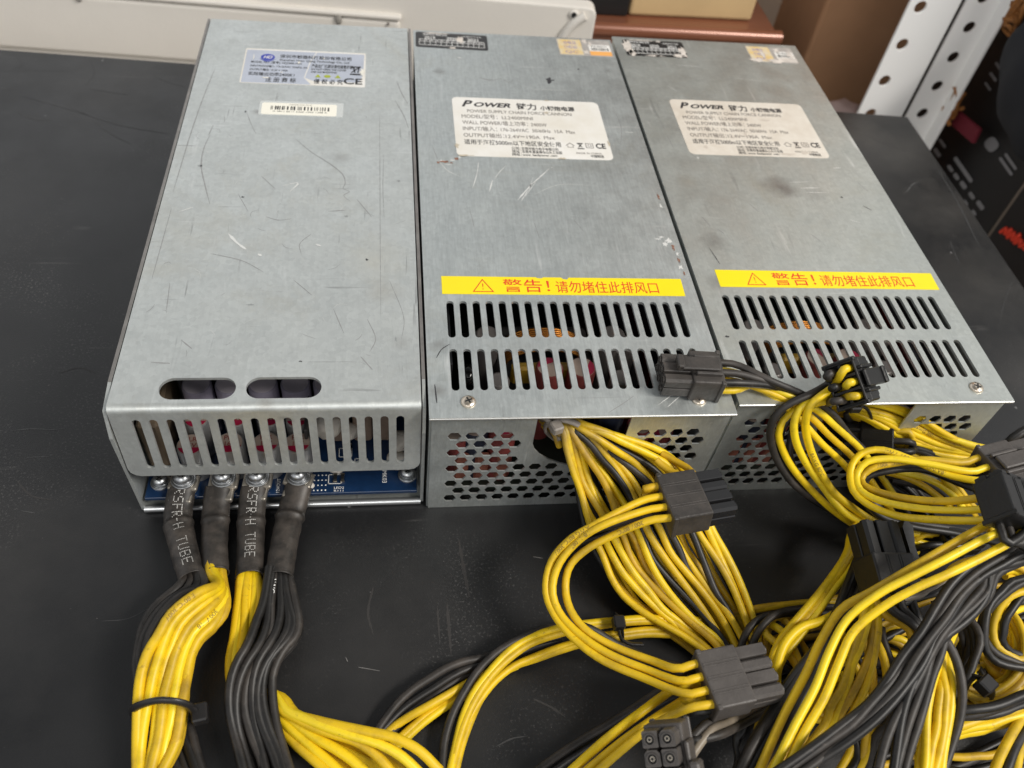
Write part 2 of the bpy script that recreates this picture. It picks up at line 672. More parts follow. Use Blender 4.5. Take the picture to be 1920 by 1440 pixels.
BLK = wire_mat('black_insulation', (.009, .0083, .0077), (.062, .052, .045), .50, .84, .46, grime=None)
BLK_G = wire_mat('dusty_black_insulation', (.019, .0168, .015), (.095, .079, .067), .44, .80, .52, grime=None)
GREYW = wire_mat('grimy_grey_insulation', (.24, .20, .15), (.10, .085, .07), .4, .7, grime=None)
SHRINK = wire_mat('shrink_tube', (.021, .0185, .0165), (.105, .088, .075), .42, .76, .47, 130, None)
PLUG = mat('black_nylon', (.030, .027, .025), .45, var=.45, vscale=130, bump=.3, bscale=900, col2=(.065, .057, .051), detail=8)
PLUG_D = mat('dark_nylon', (.009, .0088, .0088), .4, var=.3, vscale=90, bump=.15, bscale=900)
PLUG_G = mat('grey_nylon', (.058, .051, .047), .5, var=.35, vscale=120, bump=.3, bscale=900, col2=(.085, .076, .07), detail=8)
HOLE = mat('socket_hole', (.004, .004, .004), .7)
PIN = mat('tin_contact', (.62, .55, .45), .35, 1)
TIE = mat('nylon_tie', (.016, .015, .015), .35)
TIE_G = mat('grimy_tie', (.30, .27, .24), .5, var=.4, vscale=200)
INK = mat('black_ink', (.022, .022, .025), .55)
INKG = mat('grey_ink', (.13, .11, .10), .6)
INKB = mat('brown_ink', (.26, .17, .03), .6)
WHITE_P = mat('white_paper', (.80, .79, .76), .5, var=.10, vscale=45, col2=(.70, .67, .60))
CREAM_P = mat('stained_paper', (.72, .68, .61), .5, var=.2, vscale=60, col2=(.60, .54, .46))
YEL_P = mat('yellow_vinyl', (.90, .74, .006), .38, var=.08, vscale=30)
RED_I = mat('red_ink', (.72, .045, .015), .5)
SILV_P = mat('silver_foil', (.54, .58, .67), .35, .35, var=.14, vscale=50)
BLUE_I = mat('blue_ink', (.02, .04, .38), .4)
GREEN_I = mat('green_ink', (.36, .42, .03), .5)
BLACK_P = mat('black_vinyl', (.02, .02, .02), .4)
WHITE_I = mat('white_ink', (.82, .82, .80), .5)
PALE_P = mat('peeled_backing', (.72, .66, .60), .7, var=.3, vscale=250)
ORANGE_P = mat('orange_vinyl', (.86, .42, .12), .5)
GOLD_P = mat('pale_gold_foil', (.84, .60, .22), .4, .2, var=.35, vscale=220, col2=(.80, .72, .55))
SCREW = mat('nickel_screw', (.66, .58, .48), .28, .95)
SCREWZ = mat('zinc_screw', (.52, .535, .55), .30, .95, var=.3, vscale=300)
PCB_B = mat('blue_circuit_board', (.006, .028, .085), .35, coat=.3, var=.3, vscale=200)
PCB_G = mat('green_circuit_board', (.012, .018, .012), .5, var=.4, vscale=200)
CAPTOP = mat('capacitor_top', (.46, .36, .30), .5, .25)
CAPRED = mat('capacitor_red', (.36, .01, .05), .4)
CAPSIL = mat('capacitor_sleeve', (.50, .50, .50), .35, .7)
CAPBLU = mat('capacitor_dark_sleeve', (.02, .025, .045), .4)
CAPROSE = mat('capacitor_rose_sleeve', (.24, .05, .045), .5)
FIN = mat('heat_sink', (.09, .09, .10), .45, .6)
FINL = mat('heat_sink_pale', (.42, .42, .46), .45, .7)
SILIC = mat('white_silicone', (.62, .58, .52), .5, bump=.3, bscale=200)
BROWNB = mat('brown_bobbin', (.30, .22, .17), .6, var=.3, vscale=150)
COPPER = mat('copper_wire', (.62, .25, .05), .35, .85, var=.4, vscale=300)
TAPE = mat('yellow_tape', (.42, .25, .02), .4, var=.3, vscale=100)
LUG = mat('tinned_lug', (.50, .46, .40), .42, .85, var=.35, vscale=180)
DARKIN = mat('dark_part', (.012, .012, .012), .5)
GREYP = mat('white_paint', (.74, .705, .65), .5, bump=.25, bscale=420, var=.05, vscale=12)
POST = mat('white_powder_coat', (.90, .90, .89), .42)
KRAFT = mat('kraft_card', (.55, .31, .17), .75, var=.12, vscale=18)
KRAFT_L = mat('pale_kraft', (.52, .42, .33), .75, var=.1, vscale=14)
CREAMB = mat('cream_card', (.58, .41, .21), .7, var=.1, vscale=20)
COPPERB = mat('copper_brown_gloss', (.23, .085, .045), .28, .25, coat=.4)
BLACKB = mat('black_carton', (.007, .007, .0075), .45)
NAVY = mat('navy_cloth', (.006, .008, .013), .8)
ROPE = mat('orange_cord', (.36, .14, .03), .8, var=.5, vscale=200)
REDTAG = mat('crimson_cloth', (.13, .005, .016), .8)
GREY_I = mat('grey_print', (.22, .22, .23), .6)
FLOORM = mat('pale_floor', (.62, .56, .49), .5, var=.08, vscale=4)

# ------------------------------------------------------------------ the surroundings
fl = MB()
fl.add([(-6, -6, -.62), (6, -6, -.62), (6, 6, -.62), (-6, 6, -.62)], [(0, 1, 2, 3)])
tag(fl.build('floor', FLOORM), kind='structure')

# work table: one thick black top
b0, b1 = np.array((-.6, .3395)), np.array((.3232, .2858))
tb = thing('work_table', 'black scuffed table top under the three power supplies and the cables', 'table', (0, 0, 0))
t = MB()
bm = bmesh.new()
pts = [(-.6, .3414), (.3232, .2858), (.309, -.42), (-.6, -.42)]
lo = [bm.verts.new((x, y, -.026)) for x, y in pts]
hi = [bm.verts.new((x, y, 0)) for x, y in pts]
bm.faces.new(hi[::-1]); bm.faces.new(lo)
for i in range(4): bm.faces.new((hi[i], hi[(i + 1) % 4], lo[(i + 1) % 4], lo[i]))
bmesh.ops.recalc_face_normals(bm, faces=bm.faces[:])
bmesh.ops.bevel(bm, geom=bm.edges[:], offset=.0012, segments=2, affect='EDGES', profile=.5)
t.bm(bm)
for x, y in ((-.5, .26), (.25, .22), (-.5, -.36), (.25, -.36)):
    q = MB(); q.box((x - .02, y - .02, -.62), (x + .02, y + .02, -.0262), .002)
    q.build('table_leg', DARKIN, tb)

# cream sheet metal cabinet back standing behind the table
Y0 = .362
M = Matrix.Translation((0, Y0, 0)) @ Matrix.Rotation(R(-3.4), 4, 'Z')
pn = thing('metal_panel', 'cream white sheet metal panel standing upright behind the table', 'panel', (0, 0, 0))
q = MB()
xr, zt = .1215, .0268
out = [(-.6, -.40), (xr, -.40)] + [(xr - .006 + .006 * math.cos(R(a)), zt - .006 + .006 * math.sin(R(a))) for a in range(0, 91, 15)] + [(-.6, zt)]
hx, hz = .1065, .0218
me = plate(out, [circ(hx, hz, .0021)], .012, .0012)
q.mesh(me, M @ Matrix.Rotation(R(90), 4, 'X') @ Matrix.Translation((0, 0, -.012)))
q.build('panel_sheet', GREYP, pn)
q = MB()
q.box((-.6, -.0028, -.03), (-.006, .002, .0085), .0022, M, 3)
q.build('raised_band', GREYP, pn)
q = MB()
q.box((-.6, -.0042, .0095), (-.005, .002, .0128), .0014, M, 3)
q.build('raised_rim', GREYP, pn)
q = MB()
pp = [Vector((.098 + .024 * (1 - math.cos(R(a))), -.0012, -.012 + .036 * math.sin(R(a)))) for a in range(-70, 80, 10)]
q.sweep([M @ p for p in pp], .0032, 8)
q.build('folded_corner', GREYP, pn)
q = MB()
q.lathe((0, 0, 0), [(.0021, 0), (.0033, .0003), (.0033, .0009), (.0022, .0012)], 16, M @ Matrix.Translation((hx, .0, hz)) @ Matrix.Rotation(R(90), 4, 'X'))
q.mi = 1
q.cyl((0, 0, .0), .0018, .0016, 14, M=M @ Matrix.Translation((hx, .0, hz)) @ Matrix.Rotation(R(90), 4, 'X'))
q.build('rivet_hole', [GREYP, HOLE], pn)
for (px, py, dx) in ((137, 12, .0035), (634, 40, .004), (728, 47, .0012)):
    c = at(px, py, Y0 - .004, 1)
    q = MB()
    bmx = bmesh.new()
    bmesh.ops.create_icosphere(bmx, subdivisions=2, radius=1)
    q.bm(bmx, Matrix.Translation((c[0], Y0 - .0035 - (c[0]) * math.tan(R(3.4)), c[2])) @ Matrix.Diagonal((dx * .6, .0012, dx, 1)), True)
    q.build('dent', mat('grey_scuff', (.36, .34, .31), .7, var=.4, vscale=200) if dx > .002 else INKG, pn)


def carton(name, label, cat, px, y, depth, material, zlo=-.3, extra=None):
    "box whose front face spans the pixels px=(left, top, right) on the plane y"
    x0 = at(px[0], px[1], y, 1)[0]
    a = at((px[0] + px[2]) / 2, px[1], y, 1)
    x1 = at(px[2], px[1], y, 1)[0]
    q = MB()
    Mx = Matrix.Translation((x0, y, 0)) @ Matrix.Rotation(R(-2.5), 4, 'Z')
    q.box((0, 0, zlo), (x1 - x0, depth, a[2]), .0015, Mx, 2)
    if extra: extra(q, x1 - x0, depth, a[2], Mx)
    return tag(q.build(name, material), label, cat), Mx, x1 - x0, a[2]


# copper brown case with a rolled lip, cream carton on it, black box beside it
cb = thing('brown_case', 'glossy copper brown metal case with a rolled front lip behind the panel', 'case')
yb = .405
x0, x1 = at(1085, 60, yb, 1)[0], at(1452, 76, yb, 1)[0]
ztop = at(1300, 54, yb, 1)[2]
q = MB(); q.box((x0, yb, -.3), (x1, yb + .16, ztop - .004), .002)
q.build('case_body', COPPERB, cb)
q = MB(); q.sweep([(x0, yb + .001, ztop - .004), (x0 + .05, yb + .001, ztop - .004), (x1 + .004, yb + .001, ztop - .004)], .0055, 14)
q.build('front_lip', COPPERB, cb)
q = MB(); q.box((x0 + .001, yb + .001, ztop - .0039), (x1 - .001, yb + .158, ztop + .0012), .0005)
q.build('case_lid', COPPERB, cb)
yc = yb + .012
x0c, x1c = at(1180, 20, yc, 1)[0], at(1408, 45, yc, 1)[0]
q = MB()
Mc = Matrix.Translation((x0c, yc, ztop + .0014)) @ Matrix.Rotation(R(1.0), 4, 'Z')
q.box((0, 0, 0), (x1c - x0c, .11, .07), .0022, Mc, 2)
q.mi = 1
tag(q.build('carton', [CREAMB, KRAFT]), 'small cream cardboard carton lying on the copper brown case', 'carton')
q = MB()
xk = at(1112, 15, yc, 1)[0]
q.box((xk - .004, yc - .002, ztop + .0014), (x0c - .0012, yc + .1, ztop + .05), .001)
tag(q.build('black_case', BLACKB), 'black box beside the cream carton on the brown case', 'box')

# tall kraft cartons in the back right
def tall(px0, px1, y, material, label, nm='tall_carton', ztop=.5, depth=.2, rz=-3):
    xa, xb = at(px0, 100, y, 1)[0], at(px1, 100, y, 1)[0]
    q = MB()
    Mx = Matrix.Translation((xa, y, 0)) @ Matrix.Rotation(R(rz), 4, 'Z')
    q.box((0, 0, -.62), (xb - xa, depth, ztop), .003, Mx, 2)
    return tag(q.build(nm, material), label, 'carton', None)

tall(1512, 1760, .47, KRAFT, 'tall brown kraft carton directly left of the white perforated post')
tall(1300, 1508, .56, KRAFT_L, 'pale brown kraft carton in the shade behind the brown case', depth=.25)
q = MB()
q.box((.15, .84, -.62), (.75, .86, .6))
tag(q.build('back_board', mat('dark_board', (.05, .03, .022), .8)), 'dark brown board far behind the kraft cartons', 'board')
q = MB()
c = at(1580, 200, .41, 1)
bmx = bmesh.new(); bmesh.ops.create_icosphere(bmx, subdivisions=3, radius=1)
for v in bmx.verts: v.co *= 1 + .12 * math.sin(7 * v.co.x + 4 * v.co.z) * math.cos(5 * v.co.y)
q.bm(bmx, Matrix.Translation((c[0], .41, c[2] - .012)) @ Matrix.Diagonal((.022, .016, .016, 1)), True)
q.mi = 0
tag(q.build('pink_wrap', mat('pinkish_film', (.55, .42, .40), .45)), 'crumpled pinkish wrap just behind the table corner', 'wrap')

# white perforated rack post
ps = thing('rack_post', 'white perforated steel rack post behind the right table corner', 'post')
yp = .36
xa, xb = at(1612, 205, yp, 1)[0], at(1692, 214, yp, 1)[0]
xa2, xb2 = xb + .0072, at(1738, 255, yp + .004, 1)[0]


def strip(x0, x1, y, holes_px, name, rr=.0042):
    hl = []
    for px, py in holes_px:
        c = at(px, py, y, 1)
        hl.append((c[0], c[2]))
    z0, z1 = -.62, .5
    me = plate([(x0, z0), (x1, z0), (x1, z1), (x0, z1)], [circ(x, z, rr, 16) for x, z in hl], .0022, .0004)
    q = MB()
    q.mesh(me, Matrix.Translation((0, y + .0022, 0)) @ Matrix.Rotation(R(90), 4, 'X'))
    return q


q = strip(xa, xb, yp, [(1726, 14), (1692, 84), (1659, 152), (1632, 214)], 'front_flange')
q.build('front_flange', POST, ps)
q = strip(xa2, xb2, yp + .0045, [(1846, -4), (1818, 52), (1788, 108), (1758, 162), (1730, 213)], 'side_flange')
q.build('side_flange', POST, ps)
q = MB(); q.box((xb + .0002, yp + .0024, -.62), (xb + .0024, yp + .030, .5), .0004)
q.box((xb2 - .0005, yp - .006, -.62), (xb2 + .0024, yp + .007, .5), .0008)
q.box((xb + .0026, yp + .016, -.62), (xa2 - .0002, yp + .018, .5))
q.build('bent_web', POST, ps)

# black cartons below the table edge on the right: the sides that face the table
XB = .43
def side_pt(px, py): return at(px, py, XB, 0)


def side_box(name, label, corner_px, ydepth, ztop, near=True):
    c = side_pt(*corner_px)
    q = MB()
    q.box((XB, c[1], -.62), (XB + .3, c[1] + ydepth, ztop), .0015)
    return q, c


bx1 = thing('black_carton', 'black carton with pale icon prints beside the table edge below the post', 'carton')
c1 = side_pt(1862, 428)
q = MB(); q.box((XB, c1[1], -.60), (XB + .28, c1[1] + .33, .22), .002)
q.build('carton_body', BLACKB, bx1)
q = MB()


def mark(q, px, py, l, wd):
    "rounded print on the side facing the table: length along the carton, width up"
    d, e = np.array((.57, .82)), np.array((.80, -.60))
    pts = []
    for u, v in rrect(-l / 2, -wd / 2, l / 2, wd / 2, min(l, wd) * .35, 3):
        s_ = np.array((px, py)) + d * u + e * v
        c = at(s_[0], s_[1], XB - .0006, 0)
        pts.append(tuple(c))
    q = MB()
    q.poly(pts)
    q.build('icon_print', GREY_I, bx1)


for px, py, l, wd in ((1859, 271, 25, 25), (1886, 312, 40, 6), (1895, 303, 36, 6), (1806, 318, 56, 8),
                      (1767, 269, 19, 6), (1757, 286, 19, 8), (1782, 316, 15, 7), (1793, 331, 14, 8), (1806, 347, 16, 9),
                      (1822, 367, 15, 8), (1838, 385, 19, 9), (1826, 399, 12, 7), (1811, 380, 12, 6),
                      (1895, 84, 20, 6), (1885, 104, 16, 5), (1873, 126, 22, 6), (1862, 144, 20, 6), (1852, 162, 18, 5)):
    mark(q, px, py, l, wd)
bx2 = thing('black_carton', 'lower black carton with a red handwritten style word at the right edge', 'carton')
q = MB(); q.box((XB - .004, c1[1] - .30, -.60), (XB + .28, c1[1] - .004, side_pt(1920, 350)[2] + .02), .002)
q.build('carton_body', BLACKB, bx2)
q = MB()
q.box((XB - .0015, c1[1] - .0035, -.6), (XB + .01, c1[1] - .0005, .2), .0004)
tag(q.build('tape_strip', mat('tan_tape', (.20, .165, .13), .35)), 'tan upright strip along the seam between the two black cartons', 'tape')
q = MB()
c = side_pt(1912, 446)
sc = [(-.034, -.006), (-.028, .006), (-.024, -.004), (-.018, .010), (-.016, -.006), (-.009, .008), (-.005, -.004), (.002, .012), (.003, -.006), (.01, .006), (.016, -.004), (.024, .012), (.026, -.004)]
q.sweep(spline([(XB - .0046, c[1] - u * .45 - .002, c[2] + v * .45 + u * .1) for u, v in sc], .001), .0013, 8)
q.build('red_word', RED_I, bx2)

# dark bag, cords and tag hanging in front of the cartons
q = MB()
c = at(1925, 165, .40, 0)
bmx = bmesh.new(); bmesh.ops.create_icosphere(bmx, subdivisions=4, radius=1)
for v in bmx.verts: v.co *= 1 + .05 * math.sin(5 * v.co.x + 3 * v.co.z) + .03 * math.sin(11 * v.co.y)
q.bm(bmx, Matrix.Translation((.43, c[1] - .002, c[2] + .006)) @ Matrix.Rotation(R(20), 4, 'X') @ Matrix.Diagonal((.035, .062, .05, 1)), True)
tag(q.build('cloth_bag', NAVY), 'navy black cloth bag at the right edge of the photo', 'bag')
for px, py, nm in ((1784, 196, 'frayed orange cord knot beside the white post'), (1908, 18, 'frayed orange cord end at the top right corner')):
    q = MB()
    c = at(px, py, .41, 0)
    rnd = random.Random(px)
    for k in range(9):
        a = [c + np.array((rnd.uniform(-.004, .004), rnd.uniform(-.012, .012), rnd.uniform(-.016, .016))) for _ in range(6)]
        q.sweep(spline(a, .002), .0016, 6)
    tag(q.build('orange_cord', ROPE), nm, 'cord')
q = MB()
c = at(1812, 238, .418, 0)
q.box((-.002, -.016, -.006), (.002, .016, .006), .001, Matrix.Translation(c) @ Matrix.Rotation(R(-8), 4, 'X'))
tag(q.build('cloth_tag', REDTAG), 'crimson cloth tag hanging below the orange cord knot', 'tag')

# ------------------------------------------------------------------ power supplies
H = .0582


def screw_pan(mb, c, r, h=.0011, M=None, rot=.5):
    "pan head with a cross recess; mb material 0 metal, 1 dark"
    mb.mi = 0
    mb.lathe(c, [(r, 0), (r, h * .3), (r * .86, h * .75), (r * .5, h)], 22, M)
    mb.mi = 1
    T = (M or Matrix()) @ Matrix.Translation((c[0], c[1], c[2] + h * 1.005)) @ Matrix.Rotation(rot, 4, 'Z')
    k = r * .52
    mb.add([(x, y, .00003) for x, y in ((-k, -r * .11), (k, -r * .11), (k, r * .11), (-k, r * .11))], [(0, 1, 2, 3)], T)
    mb.add([(y, x, .00005) for x, y in ((-k, -r * .11), (k, -r * .11), (k, r * .11), (-k, r * .11))], [(3, 2, 1, 0)], T)
    mb.mi = 0


def scratch(mb, pts, wd, z, mi, taper=True):
    "thin line of worn metal on the sheet, in the sheet's own mesh"
    q = spline([(x * .001, y * .001, z) for x, y in pts], .0012) if len(pts) > 2 else resample(np.array([(x * .001, y * .001, z) for x, y in pts]), step=.0012)
    n = len(q)
    vs = []
    rnd = random.Random(int(pts[0][0] * 97 + pts[0][1] * 13))
    for i in range(n):
        T = q[min(i + 1, n - 1)] - q[max(i - 1, 0)]
        N = np.array((-T[1], T[0], 0)) / (np.linalg.norm(T) + 1e-9)
        k = wd * .0005 * (math.sin(PI * (i + .3) / (n - .4)) ** .5 if taper else 1) * rnd.uniform(.55, 1.25)
        vs += [q[i] + N * k, q[i] - N * k]
    mb.mi = mi
    mb.add(vs, [(2 * i, 2 * i + 1, 2 * i + 3, 2 * i + 2) for i in range(n - 1)])
    mb.mi = 0


def blot(mb, x, y, rx, ry, z, mi, seed=0, n=22, rag=.35):
    rnd = random.Random(seed)
    pts = []
    for i in range(n):
        k = 1 + rag * rnd.uniform(-1, 1)
        pts.append(((x + rx * k * math.cos(2 * PI * i / n)) * .001, (y + ry * k * math.sin(2 * PI * i / n)) * .001, z))
    mb.mi = mi
    mb.add(pts + [(x * .001, y * .001, z)], [(i, (i + 1) % n, n) for i in range(n)])
    mb.mi = 0


def capacitor(parent, x, y, z, r, h, sleeve, topc=CAPTOP, half=CAPRED, words=None, rot=0., M=None):
    q = MB()
    T = Matrix.Translation((x, y, z)) @ (M or Matrix())
    q.mi = 0
    q.lathe((0, 0, 0), [(r, 0), (r, h * .08), (r * .93, h * .12), (r, h * .16), (r, h - r * .12), (r * .93, h)], 24, T)
    q.mi = 1
    q.cyl((0, 0, h), r * .88, .00015, 24, M=T, smooth=False)
    q.mi = 2
    a = [R(200 + i * 140 / 12) for i in range(13)]
    q.add([(r * .87 * math.cos(u), r * .87 * math.sin(u), h + .00025) for u in a], [tuple(range(13))], T @ Matrix.Rotation(rot, 4, 'Z'))
    if words:
        q.mi = 3
        for i, s in enumerate(words):
            vs, fs = text(s, r * .55, .01)
            wmax = max(v.x for v in vs)
            q.add([(v.x - wmax / 2, v.y + r * (.25 - .55 * i), h + .00027) for v in vs], fs, T @ Matrix.Rotation(rot + R(90) * 0, 4, 'Z'))
    return q.build('capacitor', [sleeve, topc, half or topc, CAPROSE], parent)


# long scuffs on the table top (part of its sheet), then build it
for L, wd, mi in (([(0, 134), (60, 132), (122, 133)], .5, 1), ([(0, 164), (14, 168)], .9, 1), ([(40, 180), (130, 205), (230, 236), (322, 252)], .8, 2), ([(180, 230), (210, 252), (245, 270)], .9, 2), ([(120, 190), (140, 205), (165, 216)], .7, 2),
                  ([(170, 168), (205, 172), (240, 178)], 1.2, 2), ([(292, 143), (318, 155), (346, 163)], .7, 1), ([(170, 112), (176, 140), (160, 160)], 1.1, 2), ([(30, 105), (40, 120), (34, 128)], 1.0, 2), ([(34, 210), (60, 222), (96, 226)], 1.4, 2),
                  ([(20, 808), (60, 804), (100, 806), (124, 803)], .5, 1), ([(50, 858), (95, 856)], .4, 1), ([(40, 958), (66, 962)], .35, 1), ([(672, 1251), (712, 1258)], .35, 3), ([(1000, 1044), (1018, 1047)], .3, 3), ([(648, 1232), (652, 1241)], .3, 3),
                  ([(1660, 240), (1700, 242)], .5, 2), ([(1620, 250), (1640, 262), (1700, 285)], .8, 2), ([(1750, 305), (1790, 370), (1840, 470)], 1.0, 2), ([(1700, 360), (1712, 345), (1722, 342)], 1.2, 1), ([(1780, 450), (1800, 500)], .6, 2), ([(1900, 520), (1885, 560), (1870, 620)], .4, 2),
                  ([(280, 1140), (240, 1160), (190, 1165)], .3, 1), ([(860, 1010), (870, 1070), (880, 1120)], 1.4, 4), ([(838, 1130), (842, 1180), (846, 1230)], 1.2, 4), ([(820, 1135), (824, 1200)], .9, 4), ([(700, 1100), (690, 1150), (700, 1190)], 1.0, 4),
                  ([(30, 900), (60, 930), (100, 938)], .7, 4), ([(110, 700), (150, 690), (180, 700)], .6, 4), ([(1000, 1310), (1040, 1330), (1060, 1345)], .9, 4), ([(930, 1400), (960, 1385), (990, 1380)], .5, 1)):
    pl = [P(x_, y_, 0) * 1000 for x_, y_ in L]
    scratch(t, [(a_[0], a_[1]) for a_ in pl], wd, .00006, mi)
rnd = random.Random(77)
for i in range(420):                                                  # dust and lint
    x_, y_ = rnd.uniform(-230, 310), rnd.uniform(-100, 300)
    blot(t, x_, y_, rnd.uniform(.08, .26), rnd.uniform(.07, .18), .00007, 3 if rnd.random() < .4 else 1, i, 7, .5)
t.build('table_top', [TABLE, mat('grey_scuff_line', (.060, .060, .061), .6), mat('faint_scuff', (.040, .040, .041), .55), mat('lint', (.15, .145, .14), .8), mat('dust_smear', (.032, .030, .029), .6)], tb)

# ---- the wide supply on the left: lid with two oblong openings, open front under a slotted flange
W1, L1 = .1017, .2520
ps1 = thing('power_supply', 'left steel power supply with two oblong lid openings and an open front with lugs', 'power supply', (-.1028, .0026, 0), .00214,
            'power supplies lying side by side')
q = MB()
q.box((0, .0, 0), (W1, L1, .0011), .0004)                                       # floor sheet
for x in (0, W1 - .0011):
    # side wall with the cut front corner
    prof = [(-.0012, .0012), (L1, .0012), (L1, H - .0004), (.012, H - .0004), (.0015, H - .0022), (-.0016, H - .013), (-.0012, .0012)][:-1]
    vs = [(x, a, b) for a, b in prof] + [(x + .0011, a, b) for a, b in prof]
    n = len(prof)
    q.add(vs, [tuple(range(n)), tuple(reversed(range(n, 2 * n)))] + [(n + i, n + (i + 1) % n, (i + 1) % n, i) for i in range(n)])
q.box((.0012, L1 - .0011, .0012), (W1 - .0012, L1, H - .0016), .0003)
q.mi = 1
q.sweep([(.001, -.001, .0016), (W1 * .5, -.001, .0016), (W1 - .001, -.001, .0016)], .0014, 10)    # rolled front lip
q.mi = 2
for x in (0, W1 - .0011):
    q.add([(x - .00005, .012, H - .00035), (x + .00115, .012, H - .00035), (x + .00115, L1, H - .00035), (x - .00005, L1, H - .00035)], [(0, 1, 2, 3)])
q.build('tray', [GALV1, mat('bright_zinc', (.70, .72, .73), .3, .9), GALVE], ps1)

lid = MB()
i0, i1 = .0016, W1 - .0016
me = plate([(i0, .0028), (i1, .0028), (i1, L1 - .0006), (i0, L1 - .0006)],
           [rrect(.0163, .0041, .0402, .0131, .0044, 7), rrect(.0434, .0041, .0675, .0131, .0044, 7)], .0011, 0)
lid.mesh(me, Matrix.Translation((0, 0, H - .0011)))
prof = [(.0028, H)] + [(.0028 - .0024 * math.sin(R(a)), H - .0024 + .0024 * math.cos(R(a))) for a in range(15, 91, 15)]
k = len(prof)
vs = [(i0, a, b) for a, b in prof] + [(i1, a, b) for a, b in prof]
lid.add(vs, [(i, i + 1, k + i + 1, k + i) for i in range(k - 1)], None, True)
fh = .0317
sl = []
for i in range(17):
    x = .0093 + i * (.0932 - .0093) / 16
    sl.append(slot(x, -fh + .0040, -.0030, .0027, 5))
rr_ = .004
flo = [(i0, 0), (i0, -fh + rr_)] + [(i0 + rr_ - rr_ * math.cos(R(a)), -fh + rr_ - rr_ * math.sin(R(a))) for a in (30, 60, 90)] + \
      [(i1 - rr_ + rr_ * math.sin(R(a)), -fh + rr_ - rr_ * math.cos(R(a))) for a in (0, 30, 60, 90)] + [(i1, 0)]
me = plate(flo, sl, .0011, 0)
lid.mesh(me, Matrix.Translation((0, .0004 + .0011, H - .0024)) @ Matrix.Rotation(R(90 - 4.5), 4, 'X'))
zt = H + .00006
for pts, wd, mi in (
        ([(50, 149), (57, 140), (66, 131), (71, 124), (72, 118), (71.2, 115), (74, 113), (71.6, 110.5), (74.5, 106.5)], .45, 1), ([(77, 108), (83, 97)], .45, 1),
        ([(9.5, 205), (7.5, 180), (6, 150), (5.4, 127), (5, 110)], .45, 1), ([(14, 150), (12.8, 140), (13.4, 128), (16.6, 115), (20, 103)], .55, 1),
        ([(14.5, 158), (13.5, 150)], .4, 1), ([(86, 170), (86.3, 120), (86.5, 80), (86.8, 40)], .28, 1), ([(94, 200), (96, 190), (99, 180)], .5, 1), ([(40, 225), (44, 215), (50, 203)], .35, 1),
        ([(93, 183), (97, 170), (99, 160)], .5, 1), ([(6, 100), (5.5, 60)], .3, 1), ([(24, 74), (36, 70), (44, 64)], .35, 1), ([(22, 205), (40, 207)], .3, 1), ([(66, 100), (73, 101)], .4, 1),
        ([(27, 170), (30, 160), (33, 152)], .3, 1), ([(42, 96), (47, 94), (52, 95)], .3, 1), ([(88, 140), (87.5, 118), (88, 96)], .25, 1), ([(55, 60), (62, 52)], .35, 1), ([(70, 45), (74, 33)], .4, 1),
        ([(20, 30), (24, 26)], .5, 1), ([(82, 40), (85, 30), (83, 24)], .35, 1), ([(60, 86), (56, 80), (57, 74)], .3, 1), ([(12, 58), (13, 44)], .35, 1), ([(38, 122), (44, 114)], .35, 1),
        ([(12, 20), (18, 19.5)], .5, 1), ([(80, 22), (84, 16)], .45, 1), ([(90, 60), (95, 40), (94, 30)], .25, 1), ([(30, 110), (35, 99)], .3, 1),
        ([(29, 85.5), (33, 80), (36.5, 76.5)], 1.3, 3), ([(41, 74), (42.5, 73)], 1.1, 3), ([(62, 80), (64, 79)], .8, 3), ([(47, 116), (53, 118), (50, 112)], .6, 3), ([(9, 98), (14, 101)], .5, 3)):
    scratch(lid, pts, wd, zt, mi)
for x, y, rx, ry, mi, s in ((26.8, 169, .5, .9, 2, 1), (13, 128, 1.2, .9, 4, 3), (81.5, 71.5, .9, .6, 2, 4), (73, 97, .9, .7, 4, 5), (32, 108, .7, .6, 2, 6),
                            (94, 121, 1.2, 1, 4, 7), (92, 30, .5, 1.6, 4, 8), (60, 20, .8, .4, 2, 9), (41, 47, 1.6, .5, 4, 10)):
    blot(lid, x, y, rx * .7, ry * .7, zt, mi, s, rag=.5)
rnd = random.Random(5)
for i in range(70):
    x, y, a = rnd.uniform(5, 96), rnd.uniform(14, 245), rnd.uniform(0, PI)
    l = rnd.uniform(1.2, 6)
    b = rnd.uniform(-.8, .8)
    scratch(lid, [(x, y), (x + l * .5 * math.cos(a), y + l * .5 * math.sin(a)), (x + l * math.cos(a + b), y + l * math.sin(a + b))], rnd.uniform(.10, .20), zt, rnd.choice((1, 1, 1, 3, 3)))
lid.build('lid', [GALV1, SCR_D, SCR_DD, SCR_L, SMUDGE], ps1)


def sticker(parent, corners, mats, th=.00012, z=H, r=.0015, name='sticker'):
    "label sheet given its corners in mm on the lid (left bottom, right bottom, right top, left top)"
    q = MB()
    x0, y0, x1, y1 = corners
    q.prism(rrect(x0 * .001, y0 * .001, x1 * .001, y1 * .001, r), z - .00004, z + th)
    return q.build(name, mats, parent)


